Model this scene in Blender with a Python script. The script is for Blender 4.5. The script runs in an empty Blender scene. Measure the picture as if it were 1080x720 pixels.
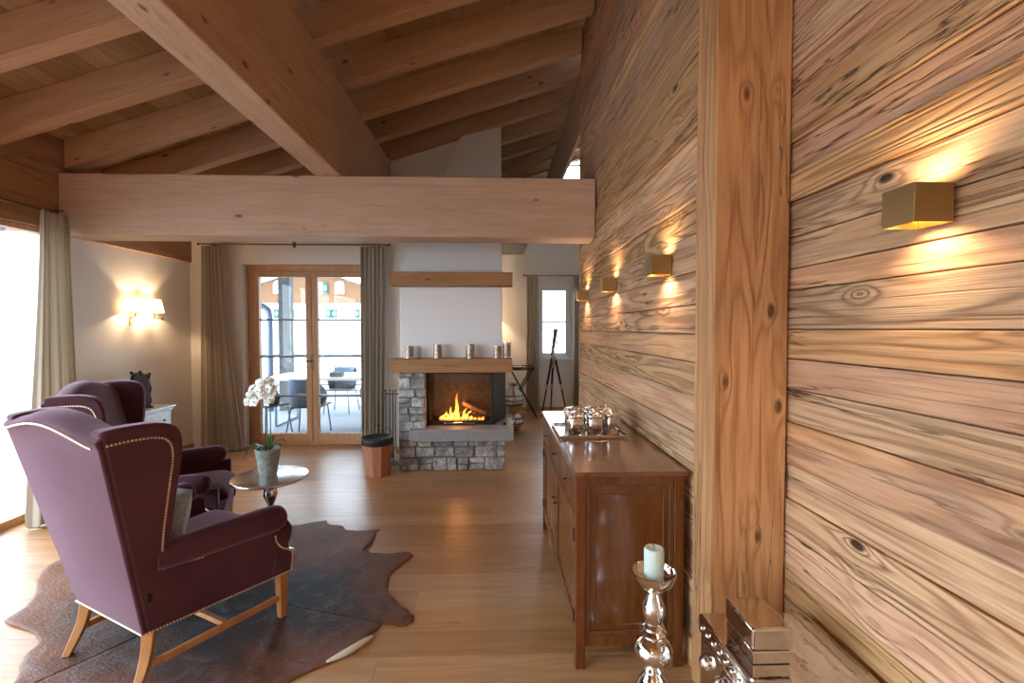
import bpy, bmesh, math, random
from mathutils import Vector, Matrix
R = math.radians
PI = math.pi
random.seed(7)
SC = bpy.context.scene
COL = SC.collection

# ------------------------------------------------------------------ nodes / materials
class NT:
    def __init__(s, name):
        s.m = bpy.data.materials.new(name); s.m.use_nodes = True
        s.t = s.m.node_tree; s.n = s.t.nodes; s.l = s.t.links
        s.b = s.n['Principled BSDF']
    def link(s, a, b): s.l.new(a, b)
    def node(s, typ, ins=None, **kw):
        n = s.n.new(typ)
        for k, v in kw.items(): setattr(n, k, v)
        for k, v in (ins or {}).items():
            if hasattr(v, 'is_output'): s.l.new(v, n.inputs[k])
            else: n.inputs[k].default_value = v
        return n
    def math(s, op, a, b=None, c=None, clamp=False):
        n = s.n.new('ShaderNodeMath'); n.operation = op; n.use_clamp = clamp
        for i, v in enumerate((a, b, c)):
            if v is None: continue
            if hasattr(v, 'is_output'): s.l.new(v, n.inputs[i])
            else: n.inputs[i].default_value = v
        return n.outputs[0]
    def vmath(s, op, a, b):
        n = s.n.new('ShaderNodeVectorMath'); n.operation = op
        for i, v in enumerate((a, b)):
            if hasattr(v, 'is_output'): s.l.new(v, n.inputs[i])
            else: n.inputs[i].default_value = v
        return n.outputs[0]
    def mix(s, f, a, b, mode='MIX'):
        n = s.n.new('ShaderNodeMix'); n.data_type = 'RGBA'; n.blend_type = mode
        for k, v in ((0, f), (6, a), (7, b)):
            if hasattr(v, 'is_output'): s.l.new(v, n.inputs[k])
            else: n.inputs[k].default_value = (v if k == 0 else (*v[:3], 1))
        return n.outputs[2]
    def ramp(s, f, stops, interp='LINEAR'):
        n = s.n.new('ShaderNodeValToRGB'); n.color_ramp.interpolation = interp
        e = n.color_ramp.elements
        while len(e) < len(stops): e.new(0.5)
        for i, (p, c) in enumerate(stops):
            e[i].position = p; e[i].color = (*c[:3], 1) if not isinstance(c, (int, float)) else (c, c, c, 1)
        s.l.new(f, n.inputs[0]); return n.outputs[0]
    def noise(s, v, scale=1, detail=2, rough=.5, dist=0.):
        n = s.node('ShaderNodeTexNoise', {'Vector': v, 'Scale': scale, 'Detail': detail, 'Roughness': rough, 'Distortion': dist})
        return n.outputs[0]
    def bump(s, h, strength=.3, dist=.01):
        n = s.node('ShaderNodeBump', {'Height': h, 'Strength': strength, 'Distance': dist})
        s.l.new(n.outputs[0], s.b.inputs['Normal'])
    def coords(s):
        tc = s.node('ShaderNodeTexCoord'); return tc.outputs['Object']

def plain(name, col, rough=.5, metal=0., spec=.5, coat=0., emit=None, es=1., alpha=1., trans=0., ior=1.45, bumpy=0, bscale=30, var=0, sheen=0):
    t = NT(name); b = t.b
    b.inputs['Base Color'].default_value = (*col, 1); b.inputs['Roughness'].default_value = rough
    b.inputs['Metallic'].default_value = metal; b.inputs['Specular IOR Level'].default_value = spec
    b.inputs['Coat Weight'].default_value = coat; b.inputs['IOR'].default_value = ior
    b.inputs['Transmission Weight'].default_value = trans
    if sheen:
        b.inputs['Sheen Weight'].default_value = sheen; b.inputs['Sheen Roughness'].default_value = .35
    if emit: b.inputs['Emission Color'].default_value = (*emit, 1); b.inputs['Emission Strength'].default_value = es
    co = t.coords()
    nz = t.noise(co, bscale, 3)
    if var:
        c = t.mix(t.ramp(nz, [(.3, 0.), (.7, 1.)]), [x*(1-var) for x in col], [min(1, x*(1+var)) for x in col]); t.link(c, b.inputs['Base Color'])
    if bumpy: t.bump(nz, bumpy, .01)
    return t.m

def wood(name, axis, light, mid, dark, across=5., along=.7, rings=16, fibre=90, rough=.6, bump=.35, knots=.6, tint=.25, grey=0., ringmix=.6, coat=0., crack=0., spec=.4, relief=.006):
    t = NT(name)
    co = t.coords()
    brd = t.node('ShaderNodeAttribute', attribute_name='brd').outputs['Fac']
    oi = t.node('ShaderNodeObjectInfo').outputs['Random']
    off = t.node('ShaderNodeCombineXYZ', {0: t.math('ADD', t.math('MULTIPLY', brd, 37.7), t.math('MULTIPLY', oi, 53.)), 1: t.math('ADD', t.math('MULTIPLY', brd, 91.3), t.math('MULTIPLY', oi, 31.)), 2: t.math('ADD', t.math('MULTIPLY', brd, 17.9), t.math('MULTIPLY', oi, 77.))}).outputs[0]
    P = t.vmath('ADD', co, off)
    def sc(al, ac): return tuple(al if i == 'XYZ'.index(axis) else ac for i in range(3))
    # knots
    vk = t.node('ShaderNodeTexVoronoi', {'Vector': t.vmath('MULTIPLY', P, sc(2.4, 5.2)), 'Scale': 1.0, 'Randomness': 1.0})
    kd = vk.outputs['Distance']
    kz = t.math('POWER', 2.718, t.math('MULTIPLY', kd, -9.0))            # field round each knot
    n1 = t.noise(t.vmath('MULTIPLY', P, sc(along, across)), 1, 3, .42, .25)
    f = t.math('ADD', n1, t.math('MULTIPLY', kz, .35*knots))
    rg = t.math('MULTIPLY', t.math('ADD', t.math('SINE', t.math('MULTIPLY', f, rings*6.283)), 1.), .5)
    rg = t.math('POWER', rg, 2.6)
    amp = t.math('ADD', .35, t.math('MULTIPLY', t.math('FRACT', t.math('MULTIPLY', brd, 3.13)), .95)) if grey else 1.
    fib = t.noise(t.vmath('MULTIPLY', P, sc(3.5, fibre)), 1, 3, .6)
    blo = t.noise(t.vmath('MULTIPLY', P, sc(1.1, 3.)), 1, 3, .55)
    streak = t.noise(t.vmath('MULTIPLY', P, sc(1.6, 26.)), 1, 3, .6, .3)
    c = t.mix(t.math('MULTIPLY', t.math('MULTIPLY', rg, ringmix), amp, clamp=True), light, [(a*.35+b_*.65) for a, b_ in zip(mid, dark)] if grey else mid)
    c = t.mix(t.math('MULTIPLY', t.ramp(streak, [(.46, 0.), (.66, 1.)]), .6), c, mid)
    c = t.mix(t.math('MULTIPLY', t.ramp(fib, [(.45, 0.), (.8, 1.)]), .4), c, dark)
    c = t.mix(t.math('MULTIPLY', t.ramp(blo, [(.35, 0.), (.75, 1.)]), .45), c, mid)
    if grey:
        gz = t.noise(t.vmath('MULTIPLY', P, sc(.55, 4.)), 1, 3, .6)
        c = t.mix(t.math('MULTIPLY', t.ramp(gz, [(.55, 0.), (.75, 1.)]), grey), c, (.21, .17, .145))
    if grey or name.startswith('old_post'):
        ln = t.noise(t.vmath('MULTIPLY', P, sc(.9, 70.)), 1, 2, .5, .15)
        gate2 = t.ramp(t.noise(t.vmath('MULTIPLY', P, sc(1.3, 4.)), 1, 2), [(.42, 0.), (.62, 1.)])
        lnm = t.math('MULTIPLY', t.ramp(ln, [(.56, 0.), (.64, 1.)]), gate2)
        c = t.mix(t.math('MULTIPLY', lnm, .62), c, dark)
    # knots only where a mask lets them
    km = t.math('GREATER_THAN', t.node('ShaderNodeSeparateColor', {0: vk.outputs['Color']}).outputs[0], .62 if grey else .1)
    kn = t.math('MULTIPLY', t.ramp(kd, [(.055, 1.), (.10, 0.)]), km)
    c = t.mix(t.math('MULTIPLY', kn, min(1, knots+.1)), c, [x*.32 for x in dark])
    if tint:
        hv = t.node('ShaderNodeHueSaturation', {'Hue': t.math('ADD', .494, t.math('MULTIPLY', t.math('FRACT', t.math('MULTIPLY', brd, 7.3)), .014)), 'Saturation': t.math('ADD', 1-tint*.35, t.math('MULTIPLY', t.math('FRACT', t.math('MULTIPLY', brd, 13.7)), tint*1.1)), 'Value': t.math('ADD', 1-tint, t.math('MULTIPLY', t.math('FRACT', t.math('MULTIPLY', t.math('ADD', brd, oi), 29.1)), tint*2)), 'Color': c})
        c = hv.outputs[0]
    h = t.math('ADD', t.math('MULTIPLY', rg, -.6), t.math('MULTIPLY', fib, -.35))
    h = t.math('ADD', h, t.math('MULTIPLY', blo, .8))
    if grey: h = t.math('SUBTRACT', h, t.math('MULTIPLY', lnm, .7))
    if crack:
        cz = t.noise(t.vmath('MULTIPLY', P, sc(.4, 8.)), 1, 5, .6)
        ck = t.ramp(t.math('ABSOLUTE', t.math('SUBTRACT', cz, .5)), [(0., 1.), (.008, 0.)])
        gate = t.ramp(t.noise(t.vmath('MULTIPLY', P, sc(.9, 2.)), 1, 1), [(.44, 0.), (.54, 1.)])
        ck = t.math('MULTIPLY', ck, gate)
        c = t.mix(t.math('MULTIPLY', ck, crack), c, [x*.18 for x in dark])
        h = t.math('SUBTRACT', h, t.math('MULTIPLY', ck, 2.5))
    h = t.math('SUBTRACT', h, t.math('MULTIPLY', kn, .6))
    t.link(c, t.b.inputs['Base Color'])
    t.link(t.math('ADD', rough, t.math('MULTIPLY', fib, .15)), t.b.inputs['Roughness'])
    t.b.inputs['Coat Weight'].default_value = coat; t.b.inputs['Coat Roughness'].default_value = .12
    t.b.inputs['Specular IOR Level'].default_value = spec
    t.bump(h, bump, relief)
    return t.m

M = {}
OLD_L, OLD_M, OLD_D = (.64, .395, .23), (.43, .22, .108), (.15, .066, .031)
M['wall_wood'] = wood('aged_spruce_boards', 'Y', OLD_L, OLD_M, OLD_D, across=5.5, along=.42, rings=13, fibre=170, rough=.6, bump=.7, knots=.9, tint=.17, grey=.55, crack=.9, relief=.008, ringmix=.7)
M['post'] = wood('old_post_wood', 'Z', (.62, .335, .15), (.36, .16, .06), (.17, .07, .026), across=5, along=.5, rings=9, fibre=90, bump=.6, knots=.7, tint=0, crack=1., relief=.008)
M['tie'] = wood('glulam_beam_wood', 'X', (.58, .40, .265), (.49, .31, .19), (.27, .145, .08), across=3, along=.5, rings=4, fibre=80, bump=.15, knots=.7, tint=.06, ringmix=.3)
M['purlin'] = wood('purlin_wood', 'Y', (.58, .40, .265), (.49, .31, .18), (.27, .145, .08), across=3, along=.5, rings=5, fibre=80, bump=.2, knots=.7, tint=.06, ringmix=.35, crack=.5)
M['rafter'] = wood('rafter_wood', 'X', (.50, .30, .155), (.40, .21, .095), (.22, .11, .045), across=4, along=.5, rings=5, fibre=80, bump=.15, knots=.7, tint=.14, ringmix=.35)
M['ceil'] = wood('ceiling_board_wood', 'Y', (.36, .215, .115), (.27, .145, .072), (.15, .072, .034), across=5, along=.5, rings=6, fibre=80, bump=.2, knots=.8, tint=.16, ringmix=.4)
M['header'] = wood('header_log_wood', 'Y', (.42, .23, .12), (.33, .165, .08), (.18, .085, .04), across=4, along=.5, rings=5, fibre=80, bump=.3, knots=.7, tint=.12, crack=.6)
M['floor'] = wood('oak_floor_planks', 'X', (.47, .262, .132), (.36, .178, .082), (.20, .09, .038), across=4.5, along=.5, rings=9, fibre=70, rough=.27, bump=.12, knots=.15, tint=.13, ringmix=.45, relief=.002, spec=.6, coat=0.)
M['door_wood'] = wood('larch_door_wood', 'Z', (.56, .31, .15), (.45, .23, .10), (.26, .12, .05), across=6, along=.6, rings=6, fibre=60, rough=.4, bump=.1, knots=.3, tint=0)
M['oak_beam'] = wood('oak_mantel_wood', 'X', (.42, .215, .09), (.31, .145, .055), (.16, .07, .03), across=6, along=.6, rings=7, fibre=80, bump=.4, knots=.5, tint=0, crack=.9)
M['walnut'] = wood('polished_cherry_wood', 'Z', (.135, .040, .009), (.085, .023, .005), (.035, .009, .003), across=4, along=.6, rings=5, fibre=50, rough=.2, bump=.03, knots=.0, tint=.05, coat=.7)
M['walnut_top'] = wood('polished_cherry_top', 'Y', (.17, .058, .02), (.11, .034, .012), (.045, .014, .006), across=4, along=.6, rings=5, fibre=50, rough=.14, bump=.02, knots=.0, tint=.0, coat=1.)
M['leg'] = wood('honey_beech_legs', 'Z', (.52, .25, .09), (.42, .18, .06), (.3, .12, .04), across=8, along=1, rings=5, fibre=50, rough=.3, bump=.05, knots=0, tint=0, coat=.3)
M['plaster'] = plain('warm_white_plaster', (.80, .75, .69), .9, bumpy=.12, bscale=6)
M['plaster_white'] = plain('white_plaster', (.83, .81, .80), .9, bumpy=.05, bscale=8)
M['white_paint'] = plain('white_window_paint', (.8, .82, .83), .4)
M['black'] = plain('black_steel', (.012, .012, .013), .35, spec=.5)
M['black_matt'] = plain('black_matt_metal', (.02, .02, .022), .55)
M['grey_metal'] = plain('dark_grey_metal', (.10, .11, .125), .4, .6)
M['brass'] = plain('brushed_gilt_metal', (.50, .36, .16), .3, 1., bumpy=.02, bscale=200)
M['bronze'] = plain('bronze_iron', (.16, .10, .055), .45, .9)
M['nail'] = plain('pale_brass_nail', (.88, .76, .58), .3, 1.)
M['chrome'] = plain('polished_nickel', (.66, .63, .60), .08, 1., bumpy=.12, bscale=22)
M['table_silver'] = plain('bright_polished_metal', (.84, .84, .84), .24, 1., bumpy=.12, bscale=20)
M['silver'] = plain('hammered_silver', (.78, .74, .70), .13, 1., bumpy=.35, bscale=40)
M['silver_paint'] = plain('silver_leaf_paint', (.60, .61, .60), .35, .6, bumpy=.2, bscale=30, var=.15)
M['silver_brown'] = plain('aged_silver_mosaic', (.42, .34, .27), .3, .8, bumpy=.8, bscale=60, var=.5)
M['slate'] = plain('grey_limestone_slab', (.30, .30, .31), .45, bumpy=.1, bscale=25, var=.12)
M['candle'] = plain('pale_wax', (.52, .62, .58), .45, spec=.4)
M['candle'].node_tree.nodes['Principled BSDF'].inputs['Subsurface Weight'].default_value = .3
M['wick'] = plain('burnt_wick', (.03, .025, .02), .9)
M['shade'] = plain('glowing_parchment_shade', (.9, .75, .5), .8, emit=(1., .70, .38), es=4.5)
M['ember'] = plain('glowing_ember', (.3, .05, .01), .9, emit=(1., .22, .03), es=6.)
M['log'] = plain('charred_log', (.09, .045, .02), .9, bumpy=.6, bscale=25, var=.5)
M['terracotta'] = wood('copper_brown_staves', 'Z', (.42, .19, .09), (.35, .15, .07), (.2, .08, .04), across=5, along=1, rings=5, fibre=60, rough=.5, bump=.2, knots=0, tint=.08)
M['pot'] = plain('grey_green_cement', (.33, .36, .33), .75, bumpy=.5, bscale=40, var=.3)
M['leaf'] = plain('orchid_leaf_green', (.05, .14, .04), .35, var=.2)
M['stem'] = plain('orchid_stem_green', (.08, .13, .05), .5)
M['petal'] = plain('white_petal', (.88, .87, .80), .6)
M['stamen'] = plain('yellow_orchid_lip', (.7, .5, .08), .5)
M['cushion_blue'] = plain('pale_blue_velvet', (.52, .66, .84), .8, bumpy=.3, bscale=60, var=.2, sheen=.4)
M['blanket'] = plain('blue_grey_fleece', (.14, .20, .29), .95, bumpy=.5, bscale=30, var=.1)
M['snow'] = plain('pale_decking', (.20, .215, .24), .8, var=.08, bscale=4)
M['table_white'] = plain('white_table_top', (.8, .82, .85), .4)
M['wicker'] = plain('dark_wicker', (.07, .075, .08), .8, bumpy=.6, bscale=60, var=.5)
M['weathered'] = plain('weathered_grey_timber', (.11, .11, .105), .8, bumpy=.3, bscale=15, var=.2)
M['zinc'] = plain('zinc_pipe', (.14, .17, .24), .4, .5)
M['facade'] = plain('ochre_facade', (.15, .075, .036), .9, var=.06, bscale=2)
M['green'] = plain('green_shutter', (.006, .075, .05), .6)
M['render_white'] = plain('white_render', (.85, .85, .85), .9)
M['shoe'] = plain('black_lacquer', (.015, .02, .03), .25, coat=.6)
M['tele'] = plain('brushed_steel_tube', (.30, .33, .37), .3, .8)
M['label'] = plain('black_fabric_label', (.01, .01, .012), .8)
M['hide_edge'] = plain('pale_hide_underside', (.62, .56, .48), .8)

def fabric():
    t = NT('aubergine_wool_felt'); co = t.coords()
    n = t.noise(co, 3, 3); n2 = t.noise(co, 260, 2)
    c = t.mix(t.ramp(n, [(.3, 0.), (.7, 1.)]), (.062, .022, .032), (.092, .034, .047))
    t.link(c, t.b.inputs['Base Color']); t.b.inputs['Roughness'].default_value = .85
    t.b.inputs['Sheen Weight'].default_value = .4; t.b.inputs['Sheen Roughness'].default_value = .4
    t.b.inputs['Sheen Tint'].default_value = (.9, .62, .75, 1)
    t.b.inputs['Specular IOR Level'].default_value = .15
    t.bump(n2, .15, .002); return t.m
M['fabric'] = fabric()

def curtain_mat():
    t = NT('striped_silk_curtain')
    a = t.node('ShaderNodeAttribute', attribute_name='brd').outputs['Fac']
    n = t.node('ShaderNodeTexNoise', {'Vector': t.node('ShaderNodeCombineXYZ', {0: t.math('MULTIPLY', a, 34.)}).outputs[0], 'Scale': 1., 'Detail': 2.}).outputs[0]
    c = t.ramp(n, [(.35, (.40, .33, .25)), (.45, (.74, .68, .58)), (.55, (.48, .40, .30)), (.66, (.82, .78, .72))])
    t.link(c, t.b.inputs['Base Color']); t.b.inputs['Roughness'].default_value = .42
    t.b.inputs['Sheen Weight'].default_value = .3
    t.b.inputs['Specular IOR Level'].default_value = .35
    out = [n for n in t.n if n.type == 'OUTPUT_MATERIAL'][0]
    tl = t.node('ShaderNodeBsdfTranslucent'); t.link(c, tl.inputs[0]); mx = t.node('ShaderNodeMixShader', {0: .42}); t.link(t.b.outputs[0], mx.inputs[1]); t.link(tl.outputs[0], mx.inputs[2]); t.link(mx.outputs[0], out.inputs[0])
    return t.m
M['curtain'] = curtain_mat()

def hide_mat():
    t = NT('brindled_cowhide'); co = t.coords()
    n = t.noise(co, 1.1, 4, .6, .6); n2 = t.noise(t.vmath('MULTIPLY', co, (60., 160., 60.)), 1, 2); n3 = t.noise(co, 9, 4, .65, 1.)
    # black spine patch in the middle, red-brown flanks
    d = t.node('ShaderNodeVectorMath', operation='DISTANCE'); t.link(t.vmath('MULTIPLY', co, (.62, 1., 0.)), d.inputs[0]); d.inputs[1].default_value = (-1.35*.62, 2.6, 0)
    dd = t.math('ADD', d.outputs['Value'], t.math('MULTIPLY', t.math('SUBTRACT', n, .5), 1.6))
    c = t.ramp(dd, [(.22, (.015, .012, .014)), (.40, (.05, .025, .017)), (.60, (.15, .052, .022)), (.9, (.21, .08, .035))])
    c = t.mix(t.math('MULTIPLY', t.ramp(n3, [(.5, 0.), (.7, 1.)]), .32), c, (.20, .20, .22))
    c = t.mix(t.math('MULTIPLY', t.ramp(n2, [(.4, 0.), (.7, 1.)]), .35), c, (.015, .01, .01))
    t.link(c, t.b.inputs['Base Color']); t.b.inputs['Roughness'].default_value = .55; t.b.inputs['Specular IOR Level'].default_value = .2
    t.b.inputs['Sheen Weight'].default_value = .0; t.b.inputs['Sheen Roughness'].default_value = .3
    t.b.inputs['Sheen Tint'].default_value = (.75, .85, 1, 1)
    t.bump(t.math('ADD', n2, t.math('MULTIPLY', n3, 1.5)), .6, .006); return t.m
M['hide'] = hide_mat()

def stone_mat():
    t = NT('grey_quarry_stone'); co = t.coords()
    brd = t.node('ShaderNodeAttribute', attribute_name='brd').outputs['Fac']
    P = t.vmath('ADD', co, t.node('ShaderNodeCombineXYZ', {0: t.math('MULTIPLY', brd, 31.)}).outputs[0])
    n = t.noise(P, 9, 5, .65, .5); n2 = t.noise(P, 45, 4, .7)
    c = t.ramp(t.math('ADD', t.math('MULTIPLY', n, .6), t.math('MULTIPLY', n2, .4)), [(.36, (.13, .125, .12)), (.5, (.32, .31, .30)), (.62, (.60, .59, .57))])
    hv = t.node('ShaderNodeHueSaturation', {'Hue': .5, 'Saturation': t.math('ADD', .5, t.math('MULTIPLY', t.math('FRACT', t.math('MULTIPLY', brd, 9.1)), 1.4)), 'Value': t.math('ADD', .65, t.math('MULTIPLY', brd, .7)), 'Color': c})
    t.link(hv.outputs[0], t.b.inputs['Base Color']); t.b.inputs['Roughness'].default_value = .85
    t.bump(t.math('ADD', n, t.math('MULTIPLY', n2, .5)), .8, .02); return t.m
M['stone'] = stone_mat()
M['mortar'] = plain('grey_mortar', (.20, .195, .19), .95, bumpy=.6, bscale=40)

def glass_mat(name, tint=(1, 1, 1), refl=.06):
    t = NT(name); t.n.remove(t.b)
    out = [n for n in t.n if n.type == 'OUTPUT_MATERIAL'][0]
    tr = t.node('ShaderNodeBsdfTransparent', {'Color': (*tint, 1)}); gl = t.node('ShaderNodeBsdfGlossy', {'Roughness': .02})
    lw = t.node('ShaderNodeLayerWeight', {'Blend': .5})
    mx = t.node('ShaderNodeMixShader'); t.link(t.math('ADD', t.math('MULTIPLY', t.math('POWER', lw.outputs['Facing'], 5.), .7), .02), mx.inputs[0]); t.link(tr.outputs[0], mx.inputs[1]); t.link(gl.outputs[0], mx.inputs[2])
    t.link(mx.outputs[0], out.inputs[0]); return t.m
M['glass'] = glass_mat('window_glass')
M['fire_glass'] = glass_mat('smoked_stove_glass', (.78, .74, .70))

def flame_mat():
    t = NT('flame'); t.n.remove(t.b)
    out = [n for n in t.n if n.type == 'OUTPUT_MATERIAL'][0]
    co = t.coords(); z = t.node('ShaderNodeSeparateXYZ', {0: co}).outputs[2]
    c = t.ramp(t.math('MULTIPLY', z, 3.2), [(0., (1., .62, .12)), (.45, (1., .40, .05)), (1., (.9, .16, .015))])
    em = t.node('ShaderNodeEmission', {'Strength': 4.5}); t.link(c, em.inputs[0])
    lw = t.node('ShaderNodeLayerWeight', {'Blend': .35})
    tr = t.node('ShaderNodeBsdfTransparent'); mx = t.node('ShaderNodeMixShader')
    t.link(t.math('MULTIPLY', lw.outputs['Facing'], .95), mx.inputs[0]); t.link(em.outputs[0], mx.inputs[1]); t.link(tr.outputs[0], mx.inputs[2])
    t.link(mx.outputs[0], out.inputs[0]); return t.m
M['flame'] = flame_mat()

# ------------------------------------------------------------------ mesh builder
class MB:
    def __init__(s): s.v = []; s.f = []; s.a = []
    def add(s, vs, fs, brd=0.):
        o = len(s.v); s.v += [tuple(v) for v in vs]
        for f in fs: s.f.append(tuple(i+o for i in f)); s.a.append(brd)
        return s
    def box(s, x0, x1, y0, y1, z0, z1, brd=0.):
        vs = [(x, y, z) for z in (z0, z1) for y in (y0, y1) for x in (x0, x1)]
        return s.add(vs, [(0, 2, 3, 1), (4, 5, 7, 6), (0, 1, 5, 4), (2, 6, 7, 3), (0, 4, 6, 2), (1, 3, 7, 5)], brd)
    def hexa(s, p, brd=0.):   # 8 points, bottom ring 0-3, top ring 4-7
        return s.add(p, [(3, 2, 1, 0), (4, 5, 6, 7), (0, 1, 5, 4), (1, 2, 6, 5), (2, 3, 7, 6), (3, 0, 4, 7)], brd)
    def prism(s, poly, fn, a, b, brd=0.):  # poly of (u,v), fn(u,v,w)->xyz
        n = len(poly)
        vs = [fn(u, v, a) for u, v in poly]+[fn(u, v, b) for u, v in poly]
        fs = [tuple(range(n))[::-1], tuple(range(n, 2*n))]+[(i, (i+1) % n, n+(i+1) % n, n+i) for i in range(n)]
        return s.add(vs, fs, brd)
    def lathe(s, prof, c=(0, 0, 0), seg=32, sx=1, sy=1):
        vs = []; n = len(prof)
        for r, z in prof:
            for k in range(seg):
                a = 2*PI*k/seg; vs.append((c[0]+r*math.cos(a)*sx, c[1]+r*math.sin(a)*sy, c[2]+z))
        fs = [(i*seg+k, i*seg+(k+1) % seg, (i+1)*seg+(k+1) % seg, (i+1)*seg+k) for i in range(n-1) for k in range(seg)]
        if prof[0][0] > 1e-6: fs.append(tuple(range(seg))[::-1])
        if prof[-1][0] > 1e-6: fs.append(tuple((n-1)*seg+k for k in range(seg)))
        return s.add(vs, fs)
    def tube(s, pts, r, seg=10, closed=False, sq=1., up=None, brd=0.):
        pts = [Vector(p) for p in pts]; n = len(pts)
        rs = r if isinstance(r, (list, tuple)) else [r]*n
        vs = []; U = None
        for i, p in enumerate(pts):
            d = (pts[(i+1) % n]-pts[i-1]) if closed else (pts[min(i+1, n-1)]-pts[max(i-1, 0)])
            d = d.normalized() if d.length > 0 else Vector((0, 0, 1))
            if U is None:
                U = Vector(up) if up else (Vector((0, 0, 1)) if abs(d.z) < .9 else Vector((1, 0, 0)))
            U = (U-d*U.dot(d)).normalized(); V = d.cross(U)
            for k in range(seg):
                a = 2*PI*(k+.5)/seg; vs.append(p+(U*math.cos(a)+V*math.sin(a)*sq)*rs[i])
        m = n if closed else n-1
        fs = [(i*seg+k, i*seg+(k+1) % seg, ((i+1) % n)*seg+(k+1) % seg, ((i+1) % n)*seg+k) for i in range(m) for k in range(seg)]
        if not closed: fs += [tuple(range(seg))[::-1], tuple((n-1)*seg+k for k in range(seg))]
        return s.add(vs, fs, brd)
    def ball(s, c, r, seg=12, rings=8, sz=1.):
        prof = [(r*math.sin(PI*i/rings) if 0 < i < rings else 1e-5, -r*math.cos(PI*i/rings)*sz) for i in range(rings+1)]
        return s.lathe(prof, c, seg)
    def build(s, name, mat, parent=None, bevel=0, bseg=2, sub=0, smooth=False, merge=False, loc=None, rot=None, solid=0):
        me = bpy.data.meshes.new(name)
        me.from_pydata(s.v, [], s.f)
        at = me.attributes.new('brd', 'FLOAT', 'FACE')
        at.data.foreach_set('value', s.a)
        bm = bmesh.new(); bm.from_mesh(me)
        if merge: bmesh.ops.remove_doubles(bm, verts=bm.verts, dist=1e-5)
        bmesh.ops.recalc_face_normals(bm, faces=bm.faces); bm.to_mesh(me); bm.free()
        me.materials.append(M[mat] if isinstance(mat, str) else mat)
        if smooth: me.shade_smooth()
        o = bpy.data.objects.new(name, me); COL.objects.link(o)
        if parent: o.parent = parent
        if loc: o.location = loc
        if rot: o.rotation_euler = rot
        if solid:
            m = o.modifiers.new('s', 'SOLIDIFY'); m.thickness = solid; m.offset = 0
        if bevel:
            m = o.modifiers.new('b', 'BEVEL'); m.width = bevel; m.segments = bseg; m.limit_method = 'ANGLE'; m.angle_limit = R(35)
        if sub:
            m = o.modifiers.new('u', 'SUBSURF'); m.levels = sub; m.render_levels = sub
        if smooth and (bevel or not sub):
            try: me.set_sharp_from_angle(angle=R(50))
            except Exception: pass
        return o

def thing(name, label, cat, loc=(0, 0, 0), rz=0., group=None):
    o = bpy.data.objects.new(name, None); COL.objects.link(o)
    o.empty_display_size = .1
    o.location = loc; o.rotation_euler = (0, 0, rz); o['label'] = label; o['category'] = cat
    if group: o['group'] = group
    return o
def tag(o, label, cat, group=None):
    o['label'] = label; o['category'] = cat
    if group: o['group'] = group
    return o
def struct(o, label=None):
    o['kind'] = 'structure'
    if label: o['label'] = label
    return o
def dup(root, loc, rz, label, group=None):
    r = root.copy(); COL.objects.link(r); r.location = loc; r.rotation_euler = (0, 0, rz); r['label'] = label
    if group: r['group'] = group
    def kids(a, b):
        for ch in list(a.children):
            if ch == b: continue
            c = ch.copy(); COL.objects.link(c); c.parent = b; c.matrix_parent_inverse = ch.matrix_parent_inverse
            kids(ch, c)
    kids(root, r)
    return r
def spline(pts, n=6, closed=False):
    out = []; m = len(pts); P = [Vector(p) for p in pts]
    for i in range(m if closed else m-1):
        if closed: p0, p1, p2, p3 = P[i-1], P[i], P[(i+1) % m], P[(i+2) % m]
        else: p0, p1, p2, p3 = P[max(i-1, 0)], P[i], P[i+1], P[min(i+2, m-1)]
        for k in range(n):
            t = k/n
            out.append(.5*((2*p1)+(p2-p0)*t+(2*p0-5*p1+4*p2-p3)*t*t+(3*p1-p0-3*p2+p3)*t**3))
    if not closed: out.append(P[-1])
    return [tuple(q) for q in out]

# ------------------------------------------------------------------ constants of the room
XW = .89            # timber wall beyond the post
XN = 1.17           # timber wall on the near side of the post
XL = -3.93          # plaster wall on the left
YB = 6.10           # back wall
YA = 8.70           # alcove back wall
YR = -3.2           # rear wall behind the camera
SL = .32
def zr(x): return 2.87+SL*(x+3.95)   # underside of the rafters
RH = .25            # rafter height (vertical)
def zc(x): return zr(x)+RH           # underside of the ceiling boards
ANG = math.atan(SL)

# floor
b = MB(); y = YR; k = 0
while y < YA+.2:
    w = .185; x = -4.4-random.random()*1.8
    xl_ = -4.4 if y < YB+.1 else -.3
    while x < 1.9:
        L = random.uniform(1.5, 2.6); x1 = min(x+L, 1.95); x0 = max(x, xl_)
        if x1-x0 > .05: b.box(x0+.0008, x1-.0008, y+.0008, y+w-.0008, -.02, 0, random.random())
        x += L
    y += w
fl = struct(b.build('floor', 'floor'), 'wide oak plank floor')
struct(MB().box(-4.4, 1.95, YR, YB+.3, -.12, -.021).build('floor_base', 'black_matt')); struct(MB().box(-.3, 1.95, YB+.3, YA+.2, -.12, -.021).build('floor_base', 'black_matt'))

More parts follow.
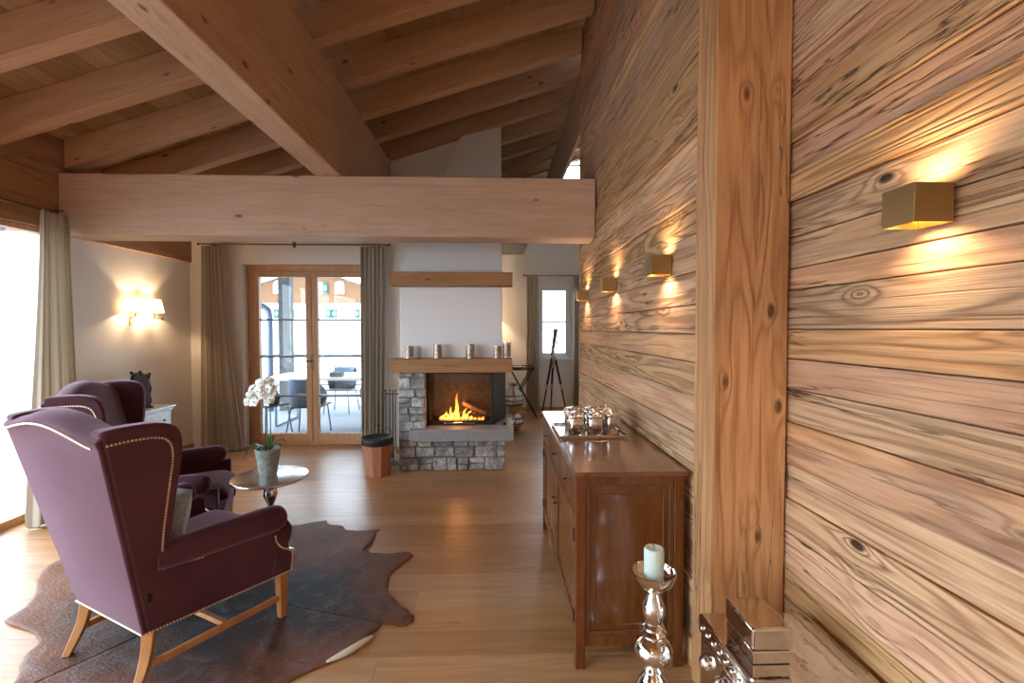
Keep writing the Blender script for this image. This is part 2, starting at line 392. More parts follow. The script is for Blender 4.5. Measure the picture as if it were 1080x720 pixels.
# timber wall (two planes), boards with joints as real gaps
def board_wall(name, x, y0, y1, joints, top, thick=.05):
    b = MB()
    for i in range(len(joints)-1):
        z0, z1 = joints[i], joints[i+1]
        dx = random.uniform(-.006, .006)
        ys = [y0]
        while ys[-1] < y1:
            L = random.uniform(2.4, 4.2); nx = ys[-1]+L
            ys.append(y1 if nx > y1-1. else nx)
        for a, c in zip(ys, ys[1:]):
            b.box(x+dx, x+thick+.03, a+.0015, c-.0015, z0+.002, z1-.002, random.random())
    o = b.build(name, 'wall_wood', bevel=.004, bseg=2)
    struct(MB().box(x+thick, x+.30, y0, y1, 0, joints[-1]).build(name+'_core', 'header', parent=o))
    return struct(o)
jn = [0.0, .18, .37, .58, .73, .865, 1.005, 1.175, 1.31, 1.43, 1.546, 1.70, 1.786, 1.91, 2.05, 2.165, 2.28, 2.46, 2.57, 2.70, 2.90, 3.02, 3.15, 3.36, 3.6, 3.8, 4.02, 4.25, 4.5, 4.74]
board_wall('wall_right', XN, YR, 2.0, jn, 4.7)
jf = [0.0]
while jf[-1] < 4.5: jf.append(jf[-1]+random.choice([.13, .15, .17, .19, .21, .145]))
jf.append(4.66)
board_wall('wall_side', XW, 2.0, 4.95, jf, 4.6)
# end trim of that wall
struct(MB().box(XW-.005, XW+.30, 4.95, 4.985, 0, 4.40).build('trim_1', 'door_wood', bevel=.003))

# post
po = MB().box(0, .30, 0, .18, 0, 4.40).build('timber_post', 'post', bevel=.006, loc=(.86, 1.815, 0))
po.modifiers.new('t', 'TRIANGULATE')
tag(po, 'tall square old timber post standing against the board wall', 'post')

# left wall: plaster beyond the tie beam, windows before it
struct(MB().box(XL-.3, XL, 4.5, YB+.3, 0, 2.39).build('wall_left', 'plaster'), 'plaster wall with the shaded double sconce')
struct(MB().box(XL-.3, XL, 4.16, 4.5, 0, 2.39).build('wall_left_pier', 'plaster')); struct(MB().box(-4.2, -3.79, 4.10, 4.16, 0, 2.35).build('wall_left_reveal', 'plaster'))
# header logs on the left wall
b = MB()
for z0, z1, q in ((2.385, 2.60, .2), (2.604, 2.84, .7)):
    b.box(-4.05, -3.755, YR, 4.14, z0, z1, q)
hl = b.build('header_beam', 'header', bevel=.004)
tag(hl, 'two stacked dark header logs above the left window', 'beam')
hb = MB().prism([(-4.2, 2.39), (-3.90, 2.39), (-3.90, 2.87), (-4.2, 2.78)], lambda u, v, w: (u, w, v), 4.5, YB+.25).build('header_beam', 'header', bevel=.004)
tag(hb, 'brown header beam on top of the plaster wall above the shaded sconce', 'beam')
# wall fill above the headers up to the boards
b = MB(); b.prism([(-4.2, 2.845), (-3.76, 2.845), (-3.76, zc(-3.76)), (-4.2, zc(-4.2))], lambda u, v, w: (u, w, v), YR, 4.5)
b.prism([(-4.2, 2.875), (-3.92, 2.875), (-3.92, zc(-3.92)), (-4.2, zc(-4.2))], lambda u, v, w: (u, w, v), 4.5, YB)
struct(b.build('trim_2', 'header'))

# back wall with door opening X -3.27..-1.60, Z 0..2.37
DX0, DX1, DZ = -3.27, -1.60, 2.375
def gable(x0, x1, z0): return [(x0, z0), (x1, z0), (x1, zc(x1)), (x0, zc(x0))]
b = MB()
b.box(-4.2, DX0, YB, YB+.3, 0, DZ); b.box(DX1, .06, YB, YB+.3, 0, DZ)
b.prism(gable(-4.2, .06, DZ), lambda u, v, w: (u, w, v), YB, YB+.3)
struct(b.build('wall_back', 'plaster'))
# alcove
b = MB()
WX0, WX1, WZ0, WZ1 = .76, 1.40, .98, 2.36
b.box(-.32, WX0, YA, YA+.3, 0, WZ1); b.box(WX1, 2.0, YA, YA+.3, 0, WZ1); b.box(WX0, WX1, YA, YA+.3, 0, WZ0)
b.prism([(-.32, WZ1), (2., WZ1), (2., 3.75), (-.32, 3.75)], lambda u, v, w: (u, w, v), YA, YA+.3)
b.prism(gable(-.32, .95, 3.75), lambda u, v, w: (u, w, v), YA, YA+.3)
b.box(1.72, 2.0, YA, YA+.3, 3.75, 4.9)
struct(b.build('wall_alcove', 'plaster_white'))
b = MB(); b.prism([(YB+.3, 0), (YA, 0), (YA, zc(-.12)), (YB+.3, zc(-.12))], lambda u, v, w: (w, u, v), -.32, -.12)
struct(b.build('wall_alcove_left', 'plaster_white'))
struct(MB().box(1.75, 1.95, 4.95, YA, 0, 4.8).build('wall_alcove_right', 'plaster_white'))
struct(MB().box(XW+.3, 1.75, 4.7, 4.95, 0, 4.7).build('wall_alcove_front', 'plaster_white'))
struct(MB().box(-.12, 1.75, YA-.015, YA, 0, .07).build('baseboard_back', 'door_wood'))
struct(MB().box(XL, XL+.015, 4.5, YB, 0, .07).build('baseboard_left', 'door_wood'))
# rear wall with a wide window behind the camera
b = MB(); b.prism(gable(-4.2, 1.5, 0), lambda u, v, w: (u, w, v), YR-.3, YR)
struct(b.build('wall_rear', 'plaster'))

# ceiling boards (planks run along Y, one mesh)
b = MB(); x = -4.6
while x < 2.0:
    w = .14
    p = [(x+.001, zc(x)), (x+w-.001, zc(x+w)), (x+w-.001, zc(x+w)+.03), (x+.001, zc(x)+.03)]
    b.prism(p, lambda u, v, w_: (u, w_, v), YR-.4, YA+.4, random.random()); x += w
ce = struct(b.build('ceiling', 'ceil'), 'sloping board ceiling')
struct(MB().prism([(-4.7, zc(-4.7)+.035), (2.05, zc(2.05)+.035), (2.05, zc(2.05)+.2), (-4.7, zc(-4.7)+.2)], lambda u, v, w: (u, w, v), YR-.5, YA+.5).build('ceiling_outer', 'header', parent=ce))

# rafters
ca = math.cos(ANG)
fars = []
y = 4.32; fars = [6.11, 5.52, 4.94]
while y > YR+.3: fars.append(y); y -= .63
fars = fars[::-1]+[6.74, 7.36, 7.98, 8.60]
descr = {}
def rafter(yf, x0, x1, label):
    L = (x1-x0)/ca
    o = MB().prism([(0, 0), (L, 0), (L+RH*ca*SL, RH*ca), (RH*ca*SL, RH*ca)], lambda u, v, w: (u, w, v), 0, .125).build('ceiling_rafter', 'rafter', bevel=.006)
    o.location = (x0, yf-.125, zr(x0)+.0008); o.rotation_euler = (0, -ANG, 0)
    tag(o, label, 'rafter', 'sloping rafters under the ceiling boards')
vis = 0
names = ['nearest of the sloping rafters seen above the big beam', 'second', 'third', 'fourth', 'fifth', 'sixth', 'seventh', 'eighth', 'ninth']
def ordw(n): return ['first', 'second', 'third', 'fourth', 'fifth', 'sixth', 'seventh', 'eighth', 'ninth', 'tenth', 'eleventh', 'twelfth', 'thirteenth', 'fourteenth', 'fifteenth', 'sixteenth', 'seventeenth', 'eighteenth', 'nineteenth', 'twentieth'][n]
vf = [f for f in fars if 1.4 < f < 6.2]
for f in fars:
    if f > 6.2:
        k = int(round((f-6.74)/.62)); lab = 'sloping rafter in the recess beyond the white chimney, %s one past the chimney' % ordw(k)
        rafter(f, -.115, 1.74, lab)
    else:
        x1 = XN if f < 2.05 else (XW-.008 if f < 4.99 else 1.74)
        if f > 5.9: lab = 'sloping rafter lying against the back gable wall, last before the recess'
        elif f in vf: lab = 'sloping ceiling rafter, %s one out from the back gable wall' % ordw(int(round((6.11-f)/.615)))
        else: lab = 'sloping ceiling rafter near or behind the camera, %s from the rear' % ordw(fars.index(f))
        rafter(f, -3.915 if f > 4.6 else -3.75, x1-.004, lab)

# purlins
o = MB().prism([(-1.59, 2.885), (-1.365, 2.885), (-1.365, zr(-1.365)-.003), (-1.59, zr(-1.59)-.003)], lambda u, v, w: (u, w, v), YR, YB-.002).build('purlin_beam', 'purlin', bevel=.008)
tag(o, 'heavy long purlin beam running away overhead and resting on the cross beam', 'beam')
o = MB().prism([(.94, 3.75), (.985, 3.75), (.985, zr(.985)-.003), (.94, zr(.94)-.003)], lambda u, v, w: (u, w, v), 4.99, YA-.002).build('purlin_beam', 'purlin', bevel=.008)
tag(o, 'short purlin beam high in the recess beyond the end of the board wall', 'beam')
# tie beam
struct(MB().box(-4.2, -3.795, 4.141, 4.5, 2.39, 2.86).build('trim_3', 'header'))
o = MB().box(-3.785, XW-.01, 4.15, 4.44, 2.355, 2.882).build('cross_beam', 'tie', bevel=.008)
tag(o, 'deep horizontal cross beam spanning from the left window to the board wall', 'beam')

# ------------------------------------------------------------------ terrace door
def frame_rect(b, x0, x1, z0, z1, w, y0, y1, brd=0., bottom=None):
    bw = bottom if bottom is not None else w
    b.box(x0, x0+w, y0, y1, z0, z1, brd); b.box(x1-w, x1, y0, y1, z0, z1, brd+.1)
    b.box(x0+w, x1-w, y0, y1, z1-w, z1, brd+.2)
    if bw: b.box(x0+w, x1-w, y0, y1, z0, z0+bw, brd+.3)
DY = YB+.13
d = bpy.data.objects.new('door_1', None); COL.objects.link(d); struct(d, 'wooden double terrace door with glass panes')
b = MB(); frame_rect(b, DX0+.002, DX1-.002, .002, DZ-.002, .075, DY-.01, DY+.09, bottom=.05); b.build('door_frame', 'door_wood', d, bevel=.004)
cx = (DX0+DX1)/2
for s in (0, 1):
    x0, x1 = (DX0+.08, cx-.003) if s == 0 else (cx+.003, DX1-.08)
    b = MB(); frame_rect(b, x0, x1, .055, DZ-.08, .075, DY-.03, DY+.04, brd=s*.4, bottom=.10); o = b.build('sash', 'door_wood', d, bevel=.004)
    MB().box(x0+.07, x1-.07, DY, DY+.006, .15, DZ-.15).build('pane', 'glass', o)
    b = MB()
    for zz in (1.66, 1.175, .655): b.box(x0+.075, x1-.075, DY-.014, DY+.022, zz-.013, zz+.013)
    b.build('glazing_bars', 'grey_metal' , o)
b = MB(); b.box(cx-.014, cx+.014, DY-.04, DY-.031, 1.0, 1.2); b.tube([(cx, DY-.04, 1.12), (cx, DY-.08, 1.12), (cx-.1, DY-.085, 1.115)], .009); b.build('door_handle', 'bronze', d, smooth=True)

# alcove window
w = bpy.data.objects.new('window_1', None); COL.objects.link(w); struct(w, 'white two-pane window in the recess')
b = MB(); frame_rect(b, WX0+.002, WX1-.002, WZ0+.002, WZ1-.002, .06, YA+.06, YA+.14); frame_rect(b, WX0+.05, WX1-.05, WZ0+.05, WZ1-.05, .055, YA+.04, YA+.11); b.build('window_frame', 'white_paint', w, bevel=.004)
MB().box(WX0+.08, WX1-.08, YA+.08, YA+.086, WZ0+.08, WZ1-.08).build('pane', 'glass', w)
MB().box(WX0+.1, WX1-.1, YA+.06, YA+.09, 1.655, 1.68).build('glazing_bar', 'grey_metal', w)
MB().box(WX0-.06, WX1+.06, YA-.05, YA-.001, WZ0-.035, WZ0+.005).build('window_sill', 'white_paint', w, bevel=.005)
# gable window in the recess
w = bpy.data.objects.new('window_2', None); COL.objects.link(w); struct(w, 'high gable window beyond the board wall')
b = MB(); frame_rect(b, .96, 1.71, 3.76, 4.62, .04, YA+.05, YA+.12); b.build('window_frame', 'white_paint', w)
MB().box(.99, 1.69, YA+.08, YA+.086, 3.79, 4.6).build('pane', 'glass', w)
# left glazing
w = bpy.data.objects.new('window_3', None); COL.objects.link(w); struct(w, 'large floor to ceiling window on the left')
b = MB()
for y0, y1 in ((YR, YR+.09), (-.6, -.45), (1.5, 1.62), (3.44, 3.56)): b.box(-3.86, -3.79, y0, y1, .0, 2.383, random.random())
b.box(-3.86, -3.79, YR, 4.10, .0, .06, .3)
b.box(-3.86, -3.79, YR, 4.10, 2.34, 2.384, .3)
b.build('window_frame', 'door_wood', w, bevel=.004)
MB().box(-3.83, -3.824, YR+.05, 4.10, .06, 2.34).build('pane', 'glass', w)
# ------------------------------------------------------------------ chimney, fireplace
CX0, CX1, CY = -1.075, .058, 5.2
b = MB(); b.box(CX0, CX1, CY, YB, 1.22, 2.2)
b.hexa([(CX0, CY, 2.2), (CX1, CY, 2.2), (CX1, YB, 2.2), (CX0, YB, 2.2), (-.40, YB-.03, 4.14), (CX1, YB-.03, 4.14), (CX1, YB, 4.14), (-.40, YB, 4.14)])
b.box(CX0, CX1, CY+.45, YB, 0, 1.22)
struct(b.build('wall_chimney', 'plaster_white', bevel=.01), 'white plastered chimney breast')

fp = thing('fireplace', 'grey stone corner fireplace with burning fire, limestone hearth and oak mantel', 'fireplace')
def stones(b, x0, x1, z0, z1, yf, depth, hmin, hmax, wmin, wmax, rnd, side=None):
    rnd = random.Random(rnd); z = z0
    while z < z1-.01:
        h = rnd.uniform(hmin, hmax)
        if z+h > z1-.05: h = z1-z
        x = x0
        while x < x1-.01:
            w = rnd.uniform(wmin, wmax)
            if x+w > x1-.07: w = x1-x
            j = lambda a=.008: rnd.uniform(-a, a)
            g = .005; d0 = rnd.uniform(0, .022)
            parts = [(z, z+h)] if h < .1 or rnd.random() < .7 or w > .2 else [(z, z+h*.5), (z+h*.5, z+h)]
            for q0, q1 in parts:
                lo = 0 if q0 <= z0 else 1; hi = 0 if q1 >= z1 else 1
                l = 0 if x <= x0 else 1; r_ = 0 if x+w >= x1-.001 else 1
                p = [(x+g+j()*l, yf-d0+j(.004), q0+g+j()*lo), (x+w-g+j()*r_, yf-d0+j(.004), q0+g+j()*lo), (x+w-g, yf+depth, q0+g), (x+g, yf+depth, q0+g),
                     (x+g+j()*l, yf-d0+j(.004), q1-g+j()*hi), (x+w-g+j()*r_, yf-d0+j(.004), q1-g+j()*hi), (x+w-g, yf+depth, q1-g), (x+g, yf+depth, q1-g)]
                b.hexa(p, rnd.random())
            x += w
        z += h
b = MB(); stones(b, -1.065, .095, 0, .335, 5.05, .12, .10, .17, .11, .26, 5)
o = b.build('stone_plinth', 'stone', fp, bevel=.012, bseg=2)
MB().box(-1.055, .085, 5.065, 5.64, 0, .333).build('mortar', 'mortar', o)
b = MB(); stones(b, -1.065, -.775, .335, 1.07, 5.05, .10, .07, .13, .10, .22, 11)
o = b.build('stone_pier', 'stone', fp, bevel=.01, bseg=2)
MB().box(-1.055, -.785, 5.065, 5.64, .335, 1.07).build('mortar', 'mortar', o)
# right face of plinth and pier side stones
b = MB()
hs = MB(); hs.prism([(-.935, 4.955), (.18, 4.955), (.18, 5.60), (-.77, 5.60), (-.77, 5.04), (-.935, 5.04)], lambda u, v, w: (u, v, w), .338, .468)
hs.build('hearth_slab', 'slate', fp, bevel=.006)
MB().tube([(.085, 5.18, .468), (.085, 5.18, .492)], .018, 12).build('air_knob', 'black', fp, smooth=True)
MB().box(-1.145, .165, 4.995, 5.195, 1.073, 1.222, .3).build('mantel_beam', 'oak_beam', fp, bevel=.006)
MB().box(.10, .165, 5.1951, 5.5, 1.074, 1.22, .6).build('mantel_return', 'oak_beam', fp, bevel=.004)
# firebox
fb = MB()
FX0, FX1, FYf, FYb, FZ0, FZ1 = -.775, -.04, 5.20, 5.60, .47, 1.072
fb.box(FX0, FX0+.03, FYf, FYb, FZ0, FZ1); fb.box(FX0+.03, .09, FYb-.03, FYb, FZ0, FZ1); fb.box(FX0+.03, .08, FYf+.02, FYb-.03, FZ1-.03, FZ1); fb.box(FX0+.03, -.02, FYf+.01, FYb-.03, FZ0, FZ0+.03)
fb.build('firebox', 'black', fp)
b = MB(); frame_rect(b, FX0, FX1, FZ0, FZ1, .028, FYf-.012, FYf+.012, bottom=.045); o = b.build('stove_door', 'black', fp, bevel=.003)
MB().box(FX0+.02, FX1-.02, FYf-.003, FYf+.003, FZ0+.04, FZ1-.02).build('stove_glass', 'fire_glass', o)
MB().box(-.58, -.24, FYf-.034, FYf-.022, FZ0+.018, FZ0+.03).build('handle_bar', 'chrome', o, bevel=.003)
# black side panel, turned back
p = [(-.04, 5.205), (.105, 5.60), (.085, 5.60), (-.06, 5.21)]
MB().prism(p, lambda u, v, w: (u, v, w), FZ0, FZ1).build('side_panel', 'black', fp)
MB().box(FX0+.031, -.05, FYb-.045, FYb-.031, FZ0+.03, FZ1-.03).build('fire_brick', plain('sooty_firebrick', (.10, .075, .055), .9, bumpy=.4, bscale=20, var=.4), fp)

# logs and flames
tag(MB().tube(spline([(-.60, 5.42, .535), (-.4, 5.40, .55), (-.16, 5.36, .53)], 4), [.034, .036, .037, .037, .036, .036, .035, .034, .032], 9).build('firewood_log', 'log', smooth=True), 'charred log lying flat on the grate of the fire', 'log', 'logs in the fire')
tag(MB().tube(spline([(-.40, 5.44, .68), (-.28, 5.42, .62), (-.13, 5.40, .565)], 4), .026, 9).build('firewood_log', plain('pale_burning_log', (.30, .17, .09), .9, bumpy=.5, bscale=30, var=.5)), 'paler log leaning down to the right of the flames', 'log', 'logs in the fire')
rnd = random.Random(4)
b = MB()
for i in range(60):
    b.ball((rnd.uniform(-.66, -.14), rnd.uniform(5.3, 5.5), .502+rnd.uniform(0, .012)), rnd.uniform(.008, .018), 6, 4)
o = b.build('ember_bed', 'ember'); o['kind'] = 'stuff'; tag(o, 'bed of glowing orange embers in the firebox', 'embers')
b = MB()
for (x, y, z, h, r, lean, ph) in ((-.47, 5.36, .0, .30, .022, .02, 0), (-.44, 5.34, .0, .20, .020, -.03, 1.2), (-.50, 5.35, 0, .15, .017, -.05, 2.1), (-.40, 5.35, .0, .13, .018, .05, .7), (-.36, 5.37, 0, .10, .025, .05, 2.6),
        (-.55, 5.36, 0, .09, .022, -.03, .4), (-.61, 5.36, 0, .06, .022, .0, 1.9), (-.30, 5.36, 0, .075, .02, .03, 3), (-.52, 5.33, 0, .11, .02, .03, 3.4), (-.47, 5.33, .0, .13, .02, .01, 4.2), (-.25, 5.36, 0, .05, .02, .0, 5)):
    pts = []; rs = []
    for k in range(12):
        t = k/11
        pts.append((x+lean*t+.016*math.sin(ph+t*6)*t, y+.012*math.cos(ph+t*5)*t, z+h*t)); rs.append(max(.0008, r*(math.sin(PI*min(1, .18+t*.82))**.8)*(1-t*.35)))
    b.tube(pts, rs, 10)
o = b.build('flames', 'flame', smooth=True, loc=(0, 0, .50)); tag(o, 'orange flames rising from the logs behind the stove glass', 'fire'); o['kind'] = 'stuff'

# upper oak shelf
o = MB().box(-1.145, .17, 5.0, 5.195, 2.005, 2.152, .8).build('oak_shelf', 'oak_beam', bevel=.006)
tag(o, 'thick oak beam shelf mounted high on the white chimney breast', 'shelf')

# canisters on the mantel
def canister(name, x, r, h, label, proto=None, y=5.09):
    if proto is None:
        t = thing(name, label, 'candle holder', (x, y, 1.2225), 0, 'mosaic candle holders on the mantel')
        MB().lathe([(r, 0), (r, h*.96), (r*.98, h), (r*.86, h), (r*.86, h*.25), (1e-5, h*.25)], seg=24).build('body', 'silver_brown', t, smooth=True)
        for zz in (.0, .93): MB().lathe([(r*1.03, h*zz), (r*1.06, h*(zz+.02)), (r*1.06, h*(zz+.05)), (r*1.03, h*(zz+.07)), (r*.9, h*(zz+.07))], seg=24).build('rim', 'silver', t, smooth=True)
        return t
canister('candle_holder', -.955, .050, .135, 'squat mosaic candle holder at the free end of the mantel, first in the row')
canister('candle_holder', -.648, .046, .155, 'slim silver mosaic candle holder, second in the row on the mantel')
canister('candle_holder', -.290, .046, .155, 'slim mosaic candle holder, third in the row, standing alone in mid-mantel')
canister('candle_holder', .005, .043, .135, 'short mosaic candle holder at the corner of the mantel before the taller one')
canister('candle_holder', .108, .046, .175, 'tallest mosaic candle holder, last on the mantel at its outer corner', y=5.12)

# bucket
bk = thing('log_bucket', 'coppery brown stave bucket with black lining and wire handle beside the fireplace', 'bucket', (-1.265, 4.93, 0), .2)
MB().lathe([(.125, 0), (.130, .01), (.158, .36), (.160, .37), (.150, .37), (.12, .04), (1e-5, .04)], seg=10).build('bucket_body', 'terracotta', bk, bevel=.003)
b = MB(); b.lathe([(.157, .33), (.166, .355), (.166, .392), (.158, .402), (.148, .395), (.12, .378), (1e-5, .370)], seg=28); b.build('lining', 'black_matt', bk, smooth=True)
b = MB(); b.tube([(.165*math.cos(a), 0, .385+.14*math.sin(a)) for a in [PI*i/14 for i in range(15)]], .0035, 6); b.build('handle', 'grey_metal', bk, smooth=True)

# fire tools
ft = thing('fire_tool_set', 'dark iron fireplace tool stand between bucket and stone hearth', 'fireplace tools', (-1.19, 5.33, 0), 0)
MB().lathe([(.085, 0), (.085, .012), (.02, .02), (.009, .03), (.009, .84), (1e-5, .85)], seg=20).build('stand', 'grey_metal', ft, smooth=True)
MB().tube([(-.09, 0, .80), (.09, 0, .80)], .008, 8).build('cross_bar', 'grey_metal', ft, smooth=True)
for i, dx in enumerate((-.08, -.03, .035, .08)):
    b = MB(); b.tube([(dx, -.015, .83), (dx, -.018, .2)], .0065, 8); b.ball((dx, -.015, .84), .013)
    if i == 0: b.box(dx-.03, dx+.03, -.03, -.01, .07, .2)
    elif i == 1: b.tube([(dx, -.018, .2), (dx, -.018, .08)], [.007, .03], 10)
    elif i == 2: b.tube([(dx, -.018, .2), (dx+.02, -.018, .12), (dx+.035, -.018, .15)], .006, 8)
    else: b.tube([(dx, -.018, .2), (dx, -.018, .08)], .0065, 8)
    b.build(['shovel', 'brush', 'poker', 'tongs'][i], 'grey_metal', ft, smooth=True)

# ------------------------------------------------------------------ curtains
def curtain(name, label, p0, p1, zt, folds, flare, seed, depth=.05, inward=(0, -1), zb=.005, lean=(0, 0), sub=1):
    """p0->p1 line on plan at the top; bottom line widened by flare=(a,b) at each end"""
    rnd = random.Random(seed); p0 = Vector(p0); p1 = Vector(p1); d = (p1-p0); L = d.length; d.normalize(); nrm = Vector(inward)
    nu = folds*10; nz = 22; vs = []; fs = []; at = []
    ph = [rnd.uniform(-.5, .5) for _ in range(folds+2)]; am = [rnd.uniform(.6, 1.3) for _ in range(folds+2)]
    for j in range(nz+1):
        t = j/nz; z = zt+(zb-zt)*t
        for i in range(nu+1):
            u = i/nu; k = int(u*folds); fr = u*folds-k
            a = am[k]*(1-fr)+am[k+1]*fr; q = ph[k]*(1-fr)+ph[k+1]*fr
            e = t**1.3
            s = -flare[0]*e+u*(L+(flare[0]+flare[1])*e)
            off = depth*a*(.55+.75*t)*math.sin(2*PI*u*folds+q*t*2.5)
            off += .02*t*math.sin(7*u+seed+3*t)
            s += .012*math.sin(2*PI*u*folds*2+q)*t
            pp = p0+d*s+nrm*(off+.02)+Vector(lean)*e
            vs.append((pp.x, pp.y, z))
    b = MB()
    for j in range(nz):
        for i in range(nu):
            A = j*(nu+1)+i; fs.append((A, A+1, A+nu+2, A+nu+1)); at.append(i/nu+seed*.37)
    b.v = vs; b.f = fs; b.a = at
    o = b.build(name, 'curtain', smooth=True, solid=.004, sub=sub)
    return tag(o, label, 'curtain')
curtain('curtain', 'beige striped curtain falling wide at the sconce side of the terrace door', (-3.66, 5.93), (-3.42, 5.93), 2.575, 6, (.06, .22), 1, .045)
curtain('curtain', 'beige striped curtain hanging straight between terrace door and fireplace', (-1.71, 5.93), (-1.40, 5.93), 2.575, 6, (.0, -.03), 2, .045)
curtain('curtain', 'grey beige curtain beside the large left window', (-3.64, 3.83), (-3.64, 4.09), 2.50, 5, (.2, .04), 3, .04, inward=(1, 0), lean=(.05, 0))
curtain('curtain', 'grey curtain between mantel and telescope at the recess window', (.55, 8.56), (.76, 8.56), 2.50, 5, (.02, .03), 4, .03)
curtain('curtain', 'narrow grey curtain at the recess window beside the board wall', (1.42, 8.56), (1.62, 8.56), 2.50, 5, (.02, .02), 5, .03)
def rod(a, c, label, fin=None):
    t = thing('curtain_rod', label, 'curtain rod', a, 0)
    v = Vector(c)-Vector(a)
    b = MB(); b.tube([(0, 0, 0), tuple(v)], .009, 8); b.ball((0, 0, 0), .018); b.ball(tuple(v), .018); b.build('pole', 'bronze', t, smooth=True)
    if fin is not None:
        m = v*fin; b = MB(); b.lathe([(1e-5, -.05), (.012, -.035), (.03, 0), (.012, .035), (1e-5, .05)], tuple(m), 10); b.build('ornament', 'bronze', t, smooth=True)
    nrm = Vector((-v.y, v.x, 0)).normalized()
    for q in (.06, .94):
        m = v*q; e = m+nrm*.14; MB().tube([tuple(m), tuple(e)], .007, 6).build('bracket', 'bronze', t, smooth=True)
    return t
rod((-3.72, 5.95, 2.60), (-1.36, 5.95, 2.60), 'dark iron curtain rod above the terrace door', .5)
rod((-3.69, 4.05, 2.51), (-3.69, 2.4, 2.51), 'dark iron curtain rod on the left header beam')
rod((.50, 8.58, 2.52), (1.68, 8.58, 2.52), 'thin dark curtain rod above the recess window')

